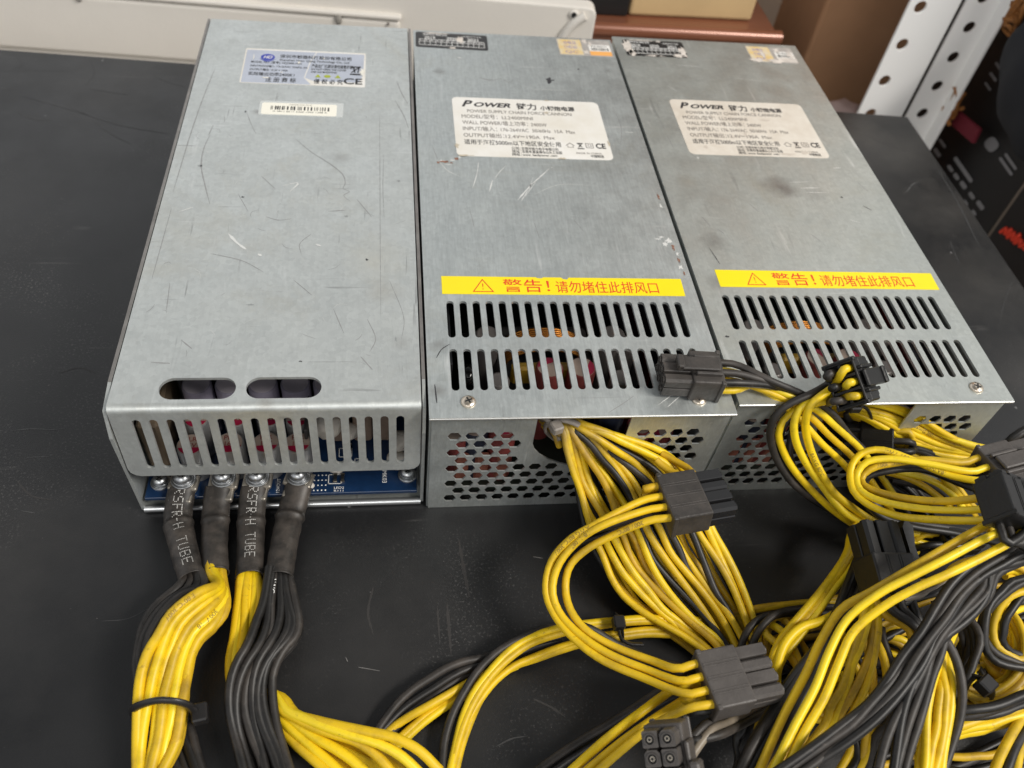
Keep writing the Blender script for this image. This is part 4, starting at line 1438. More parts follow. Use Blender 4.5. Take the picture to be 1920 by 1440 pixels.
def holo(parent, x0, y0, x1, y1, torn, label):
    q = MB()
    q.prism(rrect(x0 * .001, y0 * .001, x1 * .001, y1 * .001, .0005), H - .00003, H + .0001)
    st = q.build('seal_sticker', mat('silver_seal', (.58, .55, .52), .45, .3, var=.3, vscale=300), parent)
    st['label'] = label
    z0, z1 = H + .00009, H + .00015
    wl, hl = x1 - x0, y1 - y0

    def rect(u0, v0, u1, v1, k=0):
        return [((x0 + u * wl) * .001, (y0 + v * hl) * .001) for u, v in ((u0, v0), (u1, v0), (u1, v1), (u0, v1))]

    q = MB(); q.prism(rect(.02, .04, .45 if not torn else .5, .97), z0, z1)
    q.build('gold_half', GOLD_P, st)
    q = MB(); q.prism(rect(.58, .30, .98, .70), z0, z1)
    q.build('white_half', WHITE_P, st)
    q = MB(); q.prism(rect(.58, .04, .98, .29), z0, z1)
    q.build('orange_band', ORANGE_P if not torn else PALE_P, st)
    tx = MB()
    z2 = z1 + .00004
    for i, s in enumerate(('合格证', '已检验', 'QC')):
        put_text(tx, s, (x0 + .12 * wl) * .001, (y0 + (.68 - .28 * i) * hl) * .001, hl * .00022, .24 * wl * .001, z2)
    tx.build('gold_print', mat('violet_ink', (.30, .24, .46), .5), st)
    tx = MB()
    put_text(tx, '易碎 撕毁无效', (x0 + .62 * wl) * .001, (y0 + .56 * hl) * .001, hl * .00010, .3 * wl * .001, z2)
    x = .62
    rnd = random.Random(int(x0))
    while x < .94:
        d = rnd.choice((.008, .012, .02)); tx.add([(a, b, z2) for a, b in rect(x, .34, x + d, .5)], [(0, 1, 2, 3)]); x += d + rnd.choice((.008, .014))
    tx.build('seal_print', INK, st)
    pe = MB()
    for i, (u, v, ru, rv) in enumerate(((.52, .9, .05, .14), (.62, .75, .03, .1), (.5, .2, .05, .1)) if not torn else ((.12, .1, .14, .12), (.52, .06, .2, .10), (.64, .74, .05, .14), (.3, .5, .03, .3), (.9, .55, .08, .25), (.75, .2, .1, .12))):
        blot(pe, x0 + u * wl, y0 + v * hl, ru * wl, rv * hl, H + .00024, 0, i + 3, rag=.5)
    pe.build('peeled_patch', PALE_P, st)


holo(ps2, 75.2, 235.0, 104.2, 251.6, False, 'gold and orange seal sticker')
holo(ps3, 74.4, 233.4, 101.2, 250.0, True, 'torn yellow seal sticker')

# ------------------------------------------------------------------ cables
WR = .00129                                     # wire radius


def pxw(L):
    return np.array([P(*p) for p in L])


_wn = [0]


def wire(parent, pts, r, m, print_=None, step=.0026, name='wire', n=10):
    "one insulated wire; print_ = (text, start along the wire in m, size)"
    _wn[0] += 1
    rv = random.Random(_wn[0])
    r *= rv.uniform(.965, 1.03)
    if m is YEL: m = rv.choice((YEL, YEL, YEL_B, YEL_C))
    elif m is YEL_O: m = rv.choice((YEL_O, YEL_O, YEL_C))
    pts = np.array(pts)
    pts[:, 2] = np.maximum(pts[:, 2], r + .0002)
    q = spline(pts, step)
    mb = MB()
    mb.sweep(q, r, n)
    mats = [m]
    if print_:
        s, s0, sz, mi = print_
        mats.append(mi)
        mb.mi = 1
        fr = frames(q)
        d = np.concatenate([[0], np.cumsum(np.linalg.norm(np.diff(q, axis=0), axis=1))])
        vs, fs = text(s, sz, .0)
        out = []
        for v in vs:
            a = min(max(s0 + v.x, 0), d[-1] - 1e-6)
            k = min(int(np.searchsorted(d, a, 'right') - 1), len(q) - 2)
            u = (a - d[k]) / (d[k + 1] - d[k])
            c = q[k] * (1 - u) + q[k + 1] * u
            T, N, B = fr[k]
            V = CAM_LOC - c
            V = V - T * V.dot(T)
            V /= np.linalg.norm(V)
            W = np.cross(V, T)
            g = (v.y - sz * .35) / r
            out.append(c + (V * math.cos(g) + W * math.sin(g)) * (r + .00007))
        mb.add(out, fs)
    return mb.build(name, mats, parent)


def joined(q, start, end, gap=.0085):
    "lead a path into plug chambers without doubling back"
    q = list(q)
    if start:
        while len(q) > 2 and np.linalg.norm(q[0] - start[-1]) < gap: q.pop(0)
        q = list(start) + q
    if end:
        while len(q) > 4 and np.linalg.norm(q[-1] - end[-1]) < gap: q.pop()
        q = q + list(end)[::-1]
    return q


def ribbon(parent, A, B, n, mats, r=WR, jit=.0005, start=None, end=None, prints=None, zoff=0., perm=None, seed=1, pw=1.0, n_=44):
    "n wires running between the two edge paths A and B (pixels + height in mm)"
    rnd = random.Random(seed)
    a = resample(spline(pxw(A), .002), n_)
    b = resample(spline(pxw(B), .002), n_)
    out = []
    for i in range(n):
        t = (i / (n - 1)) if n > 1 else .5
        j = rnd.uniform(-.35, .35) / max(n - 1, 1)
        t = min(max(t + j, 0), 1)
        s = np.linspace(0, 1, n_)
        tt = t
        if perm:                                          # wires slowly change places
            t2 = min(max(perm[i] / max(n - 1, 1), 0), 1)
            tt = t + (t2 - t) * (3 * s ** 2 - 2 * s ** 3)
            tt = tt[:, None]
        p = a * (1 - tt) + b * tt
        for ax in range(3):
            ph, f = rnd.uniform(0, 6.28), rnd.uniform(.7, 2.0)
            p[:, ax] += jit * (1.0 if ax < 2 else .8) * np.sin(ph + f * 2 * PI * s) * np.minimum(1, 5 * s) ** .5
        for _k in range(3):                               # small set bends left in the wire
            s0, sw_ = rnd.uniform(.12, .9), rnd.uniform(.025, .06)
            am = jit * rnd.uniform(.5, 1.3)
            an = rnd.uniform(0, 6.28)
            e_ = np.exp(-((s - s0) / sw_) ** 2) * am
            p[:, 0] += e_ * math.cos(an)
            p[:, 1] += e_ * math.sin(an)
        p[:, 2] += zoff + (rnd.uniform(0, .0012))
        q = list(p[::3])
        q = joined(q, start[i % len(start)] if start else None, end[i % len(end)] if end else None)
        m = mats[i % len(mats)]
        pr = prints.get(i) if prints else None
        out.append(wire(parent, q, r, m, pr))
    return out


def one(parent, L, m, r=WR, start=None, end=None, pr=None):
    q = joined([P(*p) for p in L], start, end)
    return wire(parent, q, r, m, pr)


class Plug:
    "multi pin power plug: X towards the mating tip, Y across the pins, Z the latch side"

    def __init__(s, parent, back, tip, pins=4, rows=2, m=PLUG, roll=0., pitch=.0043, latch=True, blen=.0128, tlen=.0095, name='plug', scale=1., latch_side=1, hollow=False, tip_m=None):
        b, t = np.array(P(*back)), np.array(P(*tip))
        X = (t - b) / np.linalg.norm(t - b)
        Z = np.array((0, 0, 1.0)) - X * X[2]
        Z /= np.linalg.norm(Z)
        Y = np.cross(Z, X)
        cr, sr = math.cos(R(roll)), math.sin(R(roll))
        Y, Z = Y * cr + Z * sr, Z * cr - Y * sr
        s.X, s.Y, s.Z, s.b = X, Y, Z, b
        s.p, s.pins, s.rows = pitch * scale, pins, rows
        M = Matrix(((X[0], Y[0], Z[0], b[0]), (X[1], Y[1], Z[1], b[1]), (X[2], Y[2], Z[2], b[2]), (0, 0, 0, 1)))
        s.M = M
        p = s.p
        wy, wz = pins * p / 2 + .0006, rows * p / 2 + .0006
        q = MB()
        if hollow:      # the wire side: a shell with separate chambers
            q.box((.004, -wy, -wz), (blen, wy, wz), .0005, M)
            q.box((0, -wy, wz - .0008), (.0041, wy, wz), .0002, M)
            q.box((0, -wy, -wz), (.0041, wy, -wz + .0008), .0002, M)
            for k in range(pins + 1):
                y = -pins * p / 2 + k * p
                q.box((0, y - .0005, -wz + .0009), (.0041, y + .0005, wz - .0009), .0001, M)
            q.box((.0003, -wy + .0002, -.0005), (.0041, wy - .0002, .0005), .0001, M)
        else:
            q.box((0, -wy, -wz), (blen, wy, wz), .0006, M, 2)
        # thin moulded ribs on both broad faces
        for sg in (1, -1):
            for k in range(1, pins):
                if pins > 2 and k % 1 == 0:
                    y = -pins * p / 2 + k * p
                    for dy in (-.00045, .00045):
                        q.box((.0006, y + dy - .00022, sg * wz - .0001), (blen - .0008, y + dy + .00022, sg * wz + .00018), .00008, M)
        q.box((0, -wy - .0004, -wz - .0004), (.0016, -wy + .0012, wz + .0004), .0003, M)     # collar on the wire side
        q.box((0, wy - .0012, -wz - .0004), (.0016, wy + .0004, wz + .0004), .0003, M)
        s.o = q.build(name, m, parent)
        # the sockets of the tip
        tm = tip_m or m
        for j in range(rows):
            for i in range(pins):
                y = -pins * p / 2 + (i + .5) * p
                z = -rows * p / 2 + (j + .5) * p
                h = p / 2 - .00025
                ch = h * (.45 if (i + j) % 2 else .12)
                pr = [(-h + ch, -h), (h - ch, -h), (h, -h + ch), (h, h - .0003), (h - .0003, h), (-h + .0003, h), (-h, h - .0003), (-h, -h + ch)]
                if j: pr = [(a, -c) for a, c in pr][::-1]
                e = MB()
                T = M @ Matrix.Translation((blen - .0003, y, z)) @ Matrix(((0, 0, 1, 0), (1, 0, 0, 0), (0, 1, 0, 0), (0, 0, 0, 1)))
                e.prism(pr, 0, tlen - .0003, T)
                T2 = T @ Matrix.Translation((0, 0, tlen - .0002))
                rO = h * .72
                e.add([(a, c, 0) for a, c in circ(0, 0, rO, 18)] + [(a, c, .0005) for a, c in circ(0, 0, rO, 18)] + [(a, c, .0005) for a, c in circ(0, 0, rO * .82, 18)] + [(a, c, 0) for a, c in circ(0, 0, rO * .82, 18)],
                      [(u + 18 * v, (u + 1) % 18 + 18 * v, (u + 1) % 18 + 18 * (v + 1), u + 18 * (v + 1)) for v in range(3) for u in range(18)], T2)
                e.mi = 1
                e.add([(a, c, .00002) for a, c in circ(0, 0, rO * .82, 18)], [tuple(range(18))], T2)
                e.mi = 2
                e.lathe((0, 0, -.0001), [(rO * .42, 0), (rO * .42, .0003)], 12, T2)
                e.mi = 1
                e.add([(a, c, .00035) for a, c in circ(0, 0, rO * .28, 12)], [tuple(range(12))], T2)
                e.build('socket', [tm, HOLE, PIN], s.o)
        if latch:
            e = MB()
            lz = wz * latch_side
            z0, z1 = sorted((lz + .0007 * latch_side, lz + .0021 * latch_side))
            e.box((.0015, -p * .62, z0), (blen + .0050, p * .62, z1), .0004, M)
            z0, z1 = sorted((lz - .0002 * latch_side, lz + .0009 * latch_side))
            e.box((.0062, -p * .5, z0), (.0092, p * .5, z1), .0001, M)
            z0, z1 = sorted((lz + .0002 * latch_side, lz + .0030 * latch_side))
            e.box((blen + .0032, -p * .62, z0), (blen + .0054, p * .62, z1), .0004, M)
            for sgn in (-1, 1):
                z0, z1 = sorted((lz - .0002 * latch_side, lz + .0016 * latch_side))
                e.box((.0010, sgn * p * .85 - .0006, z0), (blen - .001, sgn * p * .85 + .0006, z1), .0003, M)
            e.build('latch', m, s.o)

    def pt(s, x, y, z):
        return s.b + s.X * x + s.Y * y + s.Z * z

    def entry(s, i, j, out=.006, back=None):
        "end of a wire pushed into chamber (pin i, row j): inside, mouth, a little outside"
        y = (-s.pins / 2 + i + .5) * s.p
        z = (-s.rows / 2 + j + .5) * s.p
        return [s.pt(.003, y, z), s.pt(-.001, y, z), s.pt(-out, y * .94, z * .94)]


def cable(label, group='power cables', name='power_cable', px=(960, 1100), cat='cable'):
    c = P(px[0], px[1], 0)
    o = thing(name, label, cat, (0, 0, 0), 0, group)
    return o


def tie(label, loop, head, m=TIE, rw=.0011, th=.0006, tail=None, hs=(.0022, .0018, .0016), rot=0.):
    o = thing('cable_tie', label, 'cable tie', (0, 0, 0), 0, 'cable ties')
    q = MB()
    q.sweep(spline(pxw(loop), .002, True), th, 8, True, ry=rw)
    q.build('strap', m, o)
    q = MB()
    c = P(*head)
    q.box((-hs[0], -hs[1], -hs[2]), hs, .0005, Matrix.Translation(c) @ Matrix.Rotation(R(rot), 4, 'Z'))
    q.build('tie_head', m, o)
    if tail:
        q = MB()
        q.sweep(spline(pxw(tail), .002), th, 8, ry=rw * .9)
        q.build('tie_tail', m, o)
    return o


# ---- the four leads of the left supply
DOT = {'R': '1111010001100011111010100100101000', 'S': '0111110000100000111000001000011111', 'F': '1111110000100001111010000100001000',
       '-': '0000000000000001111100000000000000', 'H': '1000110001100011111110001100011000', 'T': '1111100100001000010000100001000010',
       'U': '1000110001100011000110001100010111', 'B': '1111010001100011111010001100011111', 'E': '1111110000100001111010000100001111', ' ': '0' * 34}


def lead(label, screw_px, tube, wid, m_wires, dots=None):
    o = cable(label, 'leads of the left power supply', 'terminal_lead')
    c = P(screw_px[0], screw_px[1], 15)
    tb_ = pxw(tube)
    d = (tb_[1] - tb_[0]); d[2] = 0; d /= np.linalg.norm(d)
    a = math.atan2(d[1], d[0]) - PI / 2
    M = Matrix.Translation((c[0], c[1], .0110)) @ Matrix.Rotation(a, 4, 'Z')
    q = MB()
    q.box((-.0052, -.0025, 0), (.0052, .0040, .0018), .0007, M, 2)
    q.box((-.0040, .0030, -.0016), (.0040, .0085, .0006), .0006, M, 2)
    q.box((-.0040, -.0025, -.0025), (.0040, .003, -.0001), .0003, M)
    q.build('lug', LUG, o)
    q = MB()
    q.lathe((0, .0003, .0021), [(.0043, 0), (.0043, .0006), (.0041, .0008)], 24, M)
    q.lathe((0, .0003, .0030), [(.0036, 0), (.0036, .0005), (.0034, .0007)], 24, M)
    screw_pan(q, (0, .0003, .0038), .0031, .0023, M, .6)
    q.build('lug_screw', [SCREWZ, DARKIN], o)
    # flattened shrink tube with a step where the lug ends
    pts = resample(spline(tb_, .0008), step=.0008)
    n = len(pts)
    tp = []
    rnd = random.Random(int(screw_px[0]))
    k0 = n * wid[3]
    for i in range(n):
        s = i / (n - 1)
        wv = np.interp(s, [0, wid[3] - .04, wid[3], wid[3] + .05, 1], [wid[0] * .97, wid[0], wid[0] * 1.07, wid[1], wid[2]])
        hv = np.interp(s, [0, wid[3] - .04, wid[3], wid[3] + .05, 1], [.62, .66, .80, .74, .82])
        wv *= .92
        wv *= 1 + .012 * math.sin(i * .9 + screw_px[0]) + .010 * math.sin(i * .37)
        tp.append((wv, wv * hv))
    q = MB()
    fr = frames(pts)
    q.sweep(pts, .001, 28, taper=tp, cap=False)
    mats = [SHRINK]
    if dots:
        mats.append(mat('worn_white_print', (.68, .67, .64), .6, var=.5, vscale=500))
        q.mi = 1
        d_ = np.concatenate([[0], np.cumsum(np.linalg.norm(np.diff(pts, axis=0), axis=1))])
        tot = d_[-1]
        word, s0, s1, off = dots
        cw = (s1 - s0) * tot / len(word)
        for ci, ch in enumerate(word):
            pat = DOT[ch] + '1' if ch in 'RHE' else DOT[ch] + '0'
            for b in range(35):
                if pat[b] != '1': continue
                col, row = b % 5, b // 5
                a_ = s0 * tot + ci * cw + (col + .5) / 6.4 * cw
                k = min(int(np.searchsorted(d_, a_, 'right') - 1), n - 2)
                T, N, B = fr[k]
                ww, hh = tp[k]
                lat = off + (3 - row) * .00052
                # sideways on the tube, seen from above: glyph tops point to the right side of the tube
                side = N if N[0] > 0 else -N
                upv = B if B[2] > 0 else -B
                g = math.asin(max(-.95, min(.95, lat / (ww * .001))))
                cpos = pts[k] + T * (a_ - d_[k]) + side * (ww * .001 * math.sin(g)) + upv * (hh * .001 * math.cos(g) + .00009)
                tn = side * math.cos(g) - upv * math.sin(g) * hh / ww
                h1, h2 = .00016, .00017
                q.add([cpos + T * h1 * u + tn * h2 * v for u, v in ((-1, -1), (1, -1), (1, 1), (-1, 1))], [(0, 1, 2, 3)])
    q.mi = 0
    # open end rim
    q.sweep(np.array([pts[-1] + fr[-1][1] * (tp[-1][0] * .001) * math.cos(2 * PI * j / 28) + fr[-1][2] * (tp[-1][1] * .001) * math.sin(2 * PI * j / 28) for j in range(28)]), .0003, 6, True)
    q.build('shrink_tube', mats, o)
    return o, pts, fr, tp


l1, *_ = lead('leftmost lead with black printed tube and black wires bending left', (343, 893), [(341, 916, 11), (336, 945, 9), (334, 975, 8), (345, 1030, 10), (360, 1084, 12)], (5.4, 5.3, 4.6, .36), BLK, ('RSFR-H TUBE', .0, .92, .0004))
l2, *_ = lead('second lead from the left, plain black tube, yellow wires bent left', (418, 890), [(410, 914, 11), (406, 945, 9), (404, 975, 8), (402, 1025, 9), (404, 1076, 11)], (5.3, 5.0, 4.8, .36), YEL)
l3, *_ = lead('third lead from the left, printed TUBE, straight yellow wires', (482, 889), [(477, 914, 11), (473, 945, 9), (471, 977, 8), (470, 1030, 9), (468, 1082, 11)], (5.3, 5.2, 4.9, .36), YEL, ('RSFR-H TUBE', .0, .86, .0004))
l4, *_ = lead('rightmost lead of the left supply, plain tube, thick bunch of black wires', (560, 887), [(560, 911, 11), (552, 940, 9), (545, 965, 8), (533, 1020, 10), (523, 1083, 12)], (5.5, 5.2, 5.1, .32), BLK)

rY = .00158
ribbon(l1, [(342, 1070, 10), (345, 1096, 12), (318, 1118, 13), (278, 1165, 10), (260, 1225, 7), (262, 1300, 4), (305, 1380, 3), (345, 1460, 4)],
       [(368, 1064, 12), (386, 1100, 15), (345, 1113, 19), (306, 1152, 16), (276, 1215, 11), (300, 1290, 5), (350, 1350, 5), (385, 1460, 5)], 4, [BLK_G, BLK_G, BLK], .0016, .0004, seed=3)
l2A = [(394, 1058, 11), (397, 1086, 13), (411, 1102, 17), (375, 1113, 23), (322, 1150, 25), (290, 1208, 22), (268, 1270, 18), (257, 1335, 16), (253, 1400, 12), (258, 1470, 10)]
l2B = [(416, 1058, 11), (423, 1110, 13), (424, 1142, 14), (408, 1175, 15), (378, 1200, 15), (360, 1238, 15), (351, 1300, 15), (345, 1360, 14), (338, 1400, 12), (300, 1470, 12)]
ribbon(l2, l2A, l2B, 7, [YEL_O, YEL, YEL, YEL_O, YEL, YEL_O, YEL_D], rY, .0006, seed=5, prints={0: ('E 80°C 300V', .026, .0020, INKB), 4: ('300V  18', .022, .0020, INKB)})
ribbon(l2, [(x + 6, y + 8, max(z - 6, 3)) for x, y, z in l2A], [(x - 6, y + 6, max(z - 6, 3)) for x, y, z in l2B], 4, [YEL_O, YEL_D], rY, .0004, seed=6)
ribbon(l3, [(455, 1062, 10), (450, 1115, 10), (440, 1180, 10), (432, 1265, 7), (445, 1305, 4), (510, 1300, 4), (545, 1340, 7), (610, 1360, 11), (700, 1378, 14), (770, 1397, 13), (840, 1460, 8)],
       [(481, 1062, 10), (484, 1115, 12), (478, 1165, 11), (464, 1220, 8), (480, 1280, 4), (510, 1345, 4), (540, 1390, 5), (575, 1430, 6), (620, 1475, 6)], 6, [YEL, YEL, YEL_O, YEL], .00158, .0005, seed=8,
       prints={1: ('80°C 300V  L1007', .128, .0021, INKB), 2: ('E 80°C 300V', .12, .0020, INKB)})
ribbon(l3, [(452, 1066, 9), (450, 1180, 7), (442, 1270, 4), (505, 1310, 3), (560, 1356, 4), (640, 1390, 6), (740, 1430, 5), (780, 1470, 5)],
       [(485, 1066, 9), (474, 1165, 7), (480, 1280, 3), (515, 1340, 3), (560, 1400, 3), (640, 1465, 4)], 4, [YEL_O, YEL], .00158, .0005, seed=18)
l4A = [(506, 1066, 14), (489, 1150, 14), (468, 1213, 15), (444, 1255, 15), (433, 1295, 13), (431, 1337, 11), (441, 1387, 8), (460, 1465, 7)]
l4B = [(541, 1066, 11), (556, 1145, 11), (564, 1177, 10), (552, 1207, 11), (531, 1230, 11), (515, 1262, 10), (509, 1310, 9), (517, 1360, 8), (534, 1407, 7), (552, 1465, 7)]
ribbon(l4, l4A, l4B, 7, [BLK, BLK, BLK_G, BLK], .0015, .0005, seed=9, perm=[0, 1, 2.5, 3, 4.2, 5, 6], prints={2: ('AWG', .004, .0024, WHITE_I)})
ribbon(l4, [(x + 5, y, max(z - 4, 2)) for x, y, z in l4A], [(x - 4, y, max(z - 4, 2)) for x, y, z in l4B], 6, [BLK, BLK_G, BLK], .0015, .0007, seed=10)
tie('black cable tie round the bent yellow wires at the lower left', [(251, 1347, 7), (254, 1326, 20), (300, 1313, 24.5), (346, 1319, 22), (366, 1338, 12), (350, 1352, 2), (300, 1356, 1.5), (262, 1356, 2)], (375, 1338, 13), rw=.0013, th=.0007, hs=(.0023, .0028, .0021), rot=10)

# ---- plugs and cables of the middle supply
main2 = cable('thick yellow and black wire harness fanning out of the middle supply notch', 'wire harnesses', 'wire_harness', cat='wire harness')
hA = [(1030, 790, 42), (1056, 800, 46), (1066, 853, 38), (1080, 920, 28), (1097, 980, 22), (1123, 1037, 17), (1150, 1090, 13), (1188, 1135, 10), (1240, 1175, 8), (1300, 1215, 6), (1370, 1275, 5)]
hB = [(1075, 780, 42), (1094, 800, 47), (1143, 813, 46), (1197, 833, 42), (1255, 858, 37), (1290, 893, 31), (1327, 980, 23), (1360, 1040, 17), (1390, 1100, 12), (1414, 1160, 8), (1435, 1230, 6), (1450, 1310, 6)]
ribbon(main2, hA, hB, 15, [YEL, YEL, YEL_O, YEL, YEL_D, YEL, BLK, YEL_O, YEL, BLK_G, YEL, BLK, YEL_O, YEL, YEL], WR, .0012, seed=21, prints={12: ('L AWG 18  300V', .15, .0020, INKB), 13: ('VW-1 80°C', .14, .0020, INKB)})
ribbon(main2, [(x + 3, y + 3, max(z - 4, 2)) for x, y, z in hA], [(x - 12, y + 6, max(z - 4, 2)) for x, y, z in hB], 13, [YEL_D, YEL_O, BLK, YEL, YEL_D, BLK, YEL_O, YEL, BLK, YEL_D], WR, .0012, seed=22)
ribbon(main2, [(x + 0, y + 6, max(z - 8, 1.6)) for x, y, z in hA], [(x - 26, y + 14, max(z - 8, 1.6)) for x, y, z in hB], 9, [BLK, BLK, BLK, YEL_D, BLK_G], WR, .0013, seed=23)
# grimy wires disappearing into the case
ribbon(main2, [(1020, 800, 34), (1035, 812, 38), (1052, 840, 33)], [(1012, 782, 40), (1030, 785, 45), (1056, 800, 45)], 5, [YEL_D, GREYW], WR, .0006, seed=24)
tie('grimy grey cable tie round the middle supply harness at its notch', [(1022, 800, 45), (1040, 786, 51), (1070, 790, 50), (1093, 803, 46), (1080, 822, 34), (1050, 826, 30), (1030, 815, 36)], (1043, 801, 51.5), TIE_G, .0012, .0006,
    tail=[(1043, 800, 51), (1028, 789, 52), (1013, 780, 52)], hs=(.0020, .0022, .0018), rot=20)

# plug above the harness and its loop to the second plug
loop = cable('looped cable between the glossy tipped plug on the harness and the dusty plug below')
PA = Plug(loop, (1243, 948, 43), (1368, 927, 45), 4, 2, PLUG, roll=-6, pitch=.0044, blen=.0136, tlen=.0090, latch=False, tip_m=mat('glossy_black_nylon', (.02, .02, .021), .14))
PB = Plug(loop, (1318, 1287, 33), (1455, 1258, 34), 4, 2, PLUG_G, roll=-4, pitch=.0042, blen=.0125, tlen=.0098, latch=False)
lo_o = [(1175, 950, 45), (1113, 985, 41), (1067, 1013, 36), (1033, 1055, 30), (1024, 1110, 26), (1040, 1153, 24), (1075, 1196, 24), (1127, 1236, 25), (1207, 1271, 28), (1270, 1292, 31)]
lo_m = [(1180, 966, 45), (1120, 990, 42), (1078, 1020, 36), (1046, 1062, 31), (1036, 1110, 27), (1050, 1150, 25), (1085, 1188, 25), (1138, 1224, 26), (1214, 1256, 28), (1272, 1274, 31)]
lo_i = [(1200, 984, 44), (1147, 1005, 39), (1100, 1030, 35), (1068, 1062, 30), (1060, 1100, 26), (1068, 1140, 25), (1095, 1178, 25), (1142, 1208, 25), (1220, 1238, 28), (1270, 1248, 31)]
one(loop, lo_o, YEL, start=PA.entry(2, 1, .006), end=PB.entry(1, 1, .006), pr=('AWG 80°C 300V', .03, .0020, INKB))
one(loop, lo_m, YEL, start=PA.entry(1, 1, .006), end=PB.entry(2, 1, .006), pr=('18  L1007', .03, .0020, INKB))
one(loop, lo_i, YEL_O, start=PA.entry(0, 1, .006), end=PB.entry(3, 1, .006), pr=('300V 80°C', .012, .0020, INKB))
bl = [(1190, 968, 40), (1130, 990, 35), (1075, 1010, 30), (1032, 1050, 25), (1026, 1110, 20), (1060, 1160, 19), (1110, 1180, 18), (1160, 1210, 15), (1230, 1240, 12), (1290, 1255, 9), (1360, 1290, 8)]
one(loop, bl, BLK_G, start=PA.entry(1, 0))
one(loop, [(x + 10, y + 8, z - 2) for x, y, z in bl], BLK, start=PA.entry(2, 0))
one(loop, [(1290, 900, 42), (1250, 880, 40), (1230, 862, 41)], YEL_D, start=PA.entry(3, 1))
one(loop, [(1300, 890, 40), (1262, 862, 38), (1240, 850, 38)], YEL_D, start=PA.entry(3, 0))

low = cable('yellow and black cable running from the dusty plug to the lower edge')
one(low, [(1275, 1332, 29), (1225, 1360, 25), (1150, 1420, 20), (1100, 1465, 18)], YEL_O, start=PB.entry(0, 1))
one(low, [(1287, 1310, 22), (1237, 1342, 20), (1175, 1385, 18), (1105, 1442, 16), (1080, 1465, 16)], YEL_O, start=PB.entry(1, 0), r=.0015)
one(low, [(1262, 1292, 20), (1200, 1337, 18), (1137, 1386, 16), (1075, 1442, 14), (1050, 1465, 14)], YEL, start=PB.entry(2, 0), r=.0015)
one(low, [(1260, 1280, 14), (1225, 1303, 12), (1150, 1352, 8), (1075, 1397, 5), (1010, 1442, 4), (980, 1465, 4)], BLK_G, start=PB.entry(3, 0))
one(low, [(1290, 1290, 10), (1225, 1325, 8), (1160, 1365, 5), (1090, 1408, 3), (1030, 1450, 3)], BLK)
one(low, [(1330, 1330, 14), (1250, 1345, 8), (1170, 1390, 5), (1110, 1425, 3), (1060, 1465, 3)], BLK, start=PB.entry(0, 0))

# plug standing near the camera at the lower edge, sockets to the camera
up = cable('grey plug with open square sockets facing the camera at the lower edge')
PC = Plug(up, (1264, 1402, 36), (1240, 1422, 50), 2, 3, PLUG_G, roll=52, pitch=.0047, blen=.0110, tlen=.0070, latch=False)
q = MB()
q.box((.004, .0052, -.003), (.0125, .0066, .003), .0004, PC.M)
q.box((.010, .0066, -.0065), (.0170, .0094, -.0015), .0006, PC.M)
q.build('latch', PLUG_G, PC.o)
for i, (dx, dy) in enumerate(((0, 0), (14, 8), (26, 18), (6, 14))):
    one(up, [(1318 + dx, 1362 + dy, 30), (1350 + dx, 1348 + dy, 25), (1400 + dx, 1322 + dy, 18), (1460 + dx, 1290 + dy, 12), (1520, 1270 + dy, 8)], (BLK_G, GREYW, BLK_G, BLK)[i], start=PC.entry(i % 2, i // 2))

# ---- cable lying across the table to the left
cross = cable('flat yellow and black cable curving across the bare table, tied near the harness')
ribbon(cross, [(1330, 1165, 6), (1230, 1160, 7), (1150, 1165, 8), (1057, 1178, 9), (990, 1201, 9), (940, 1238, 9), (907, 1277, 8), (880, 1314, 7), (857, 1377, 5), (838, 1465, 5)],
       [(1330, 1195, 4), (1230, 1190, 5), (1150, 1198, 6), (1090, 1212, 5), (1010, 1240, 4), (950, 1262, 4), (915, 1295, 4), (893, 1330, 4), (868, 1385, 4), (848, 1465, 4)], 4, [YEL, YEL_O, YEL, YEL_O], .00135, .0004, seed=31)
one(cross, [(1230, 1158, 4), (1130, 1166, 6), (1057, 1172, 8), (1000, 1187, 9), (940, 1217, 9), (900, 1253, 8), (867, 1303, 7), (847, 1343, 6), (833, 1393, 5), (828, 1465, 5)], BLK_G, .00135)
ribbon(cross, [(1050, 1192, 3), (985, 1200, 4), (917, 1227, 5), (853, 1243, 7), (797, 1280, 6), (747, 1320, 5), (713, 1360, 4), (672, 1410, 3), (640, 1450, 3)],
       [(1050, 1200, 2), (985, 1225, 2), (925, 1258, 2), (870, 1272, 3), (815, 1307, 3), (765, 1342, 3), (728, 1378, 3), (690, 1420, 2), (660, 1465, 2)], 3, [BLK_G, BLK, BLK_G], .00135, .0004, seed=33)
ribbon(cross, [(960, 1245, 2), (900, 1270, 3), (867, 1287, 4), (807, 1321, 5), (750, 1358, 4), (700, 1402, 3), (650, 1455, 3)],
       [(970, 1250, 2), (930, 1268, 2), (900, 1290, 2), (840, 1330, 2.5), (786, 1365, 2.5), (733, 1411, 2), (690, 1455, 2)], 3, [YEL, YEL_O, YEL], .00135, .0003, seed=34)
tie('small black cable tie on the flat cable beside the harness', [(1150, 1160, 5), (1153, 1153, 10), (1160, 1158, 12), (1166, 1180, 10), (1166, 1200, 6), (1160, 1206, 1.5), (1152, 1190, 1)], (1160, 1168, 13), rw=.0012, hs=(.0020, .0022, .0020),
    tail=[(1160, 1176, 12), (1163, 1195, 10), (1178, 1206, 8), (1204, 1208, 6)])

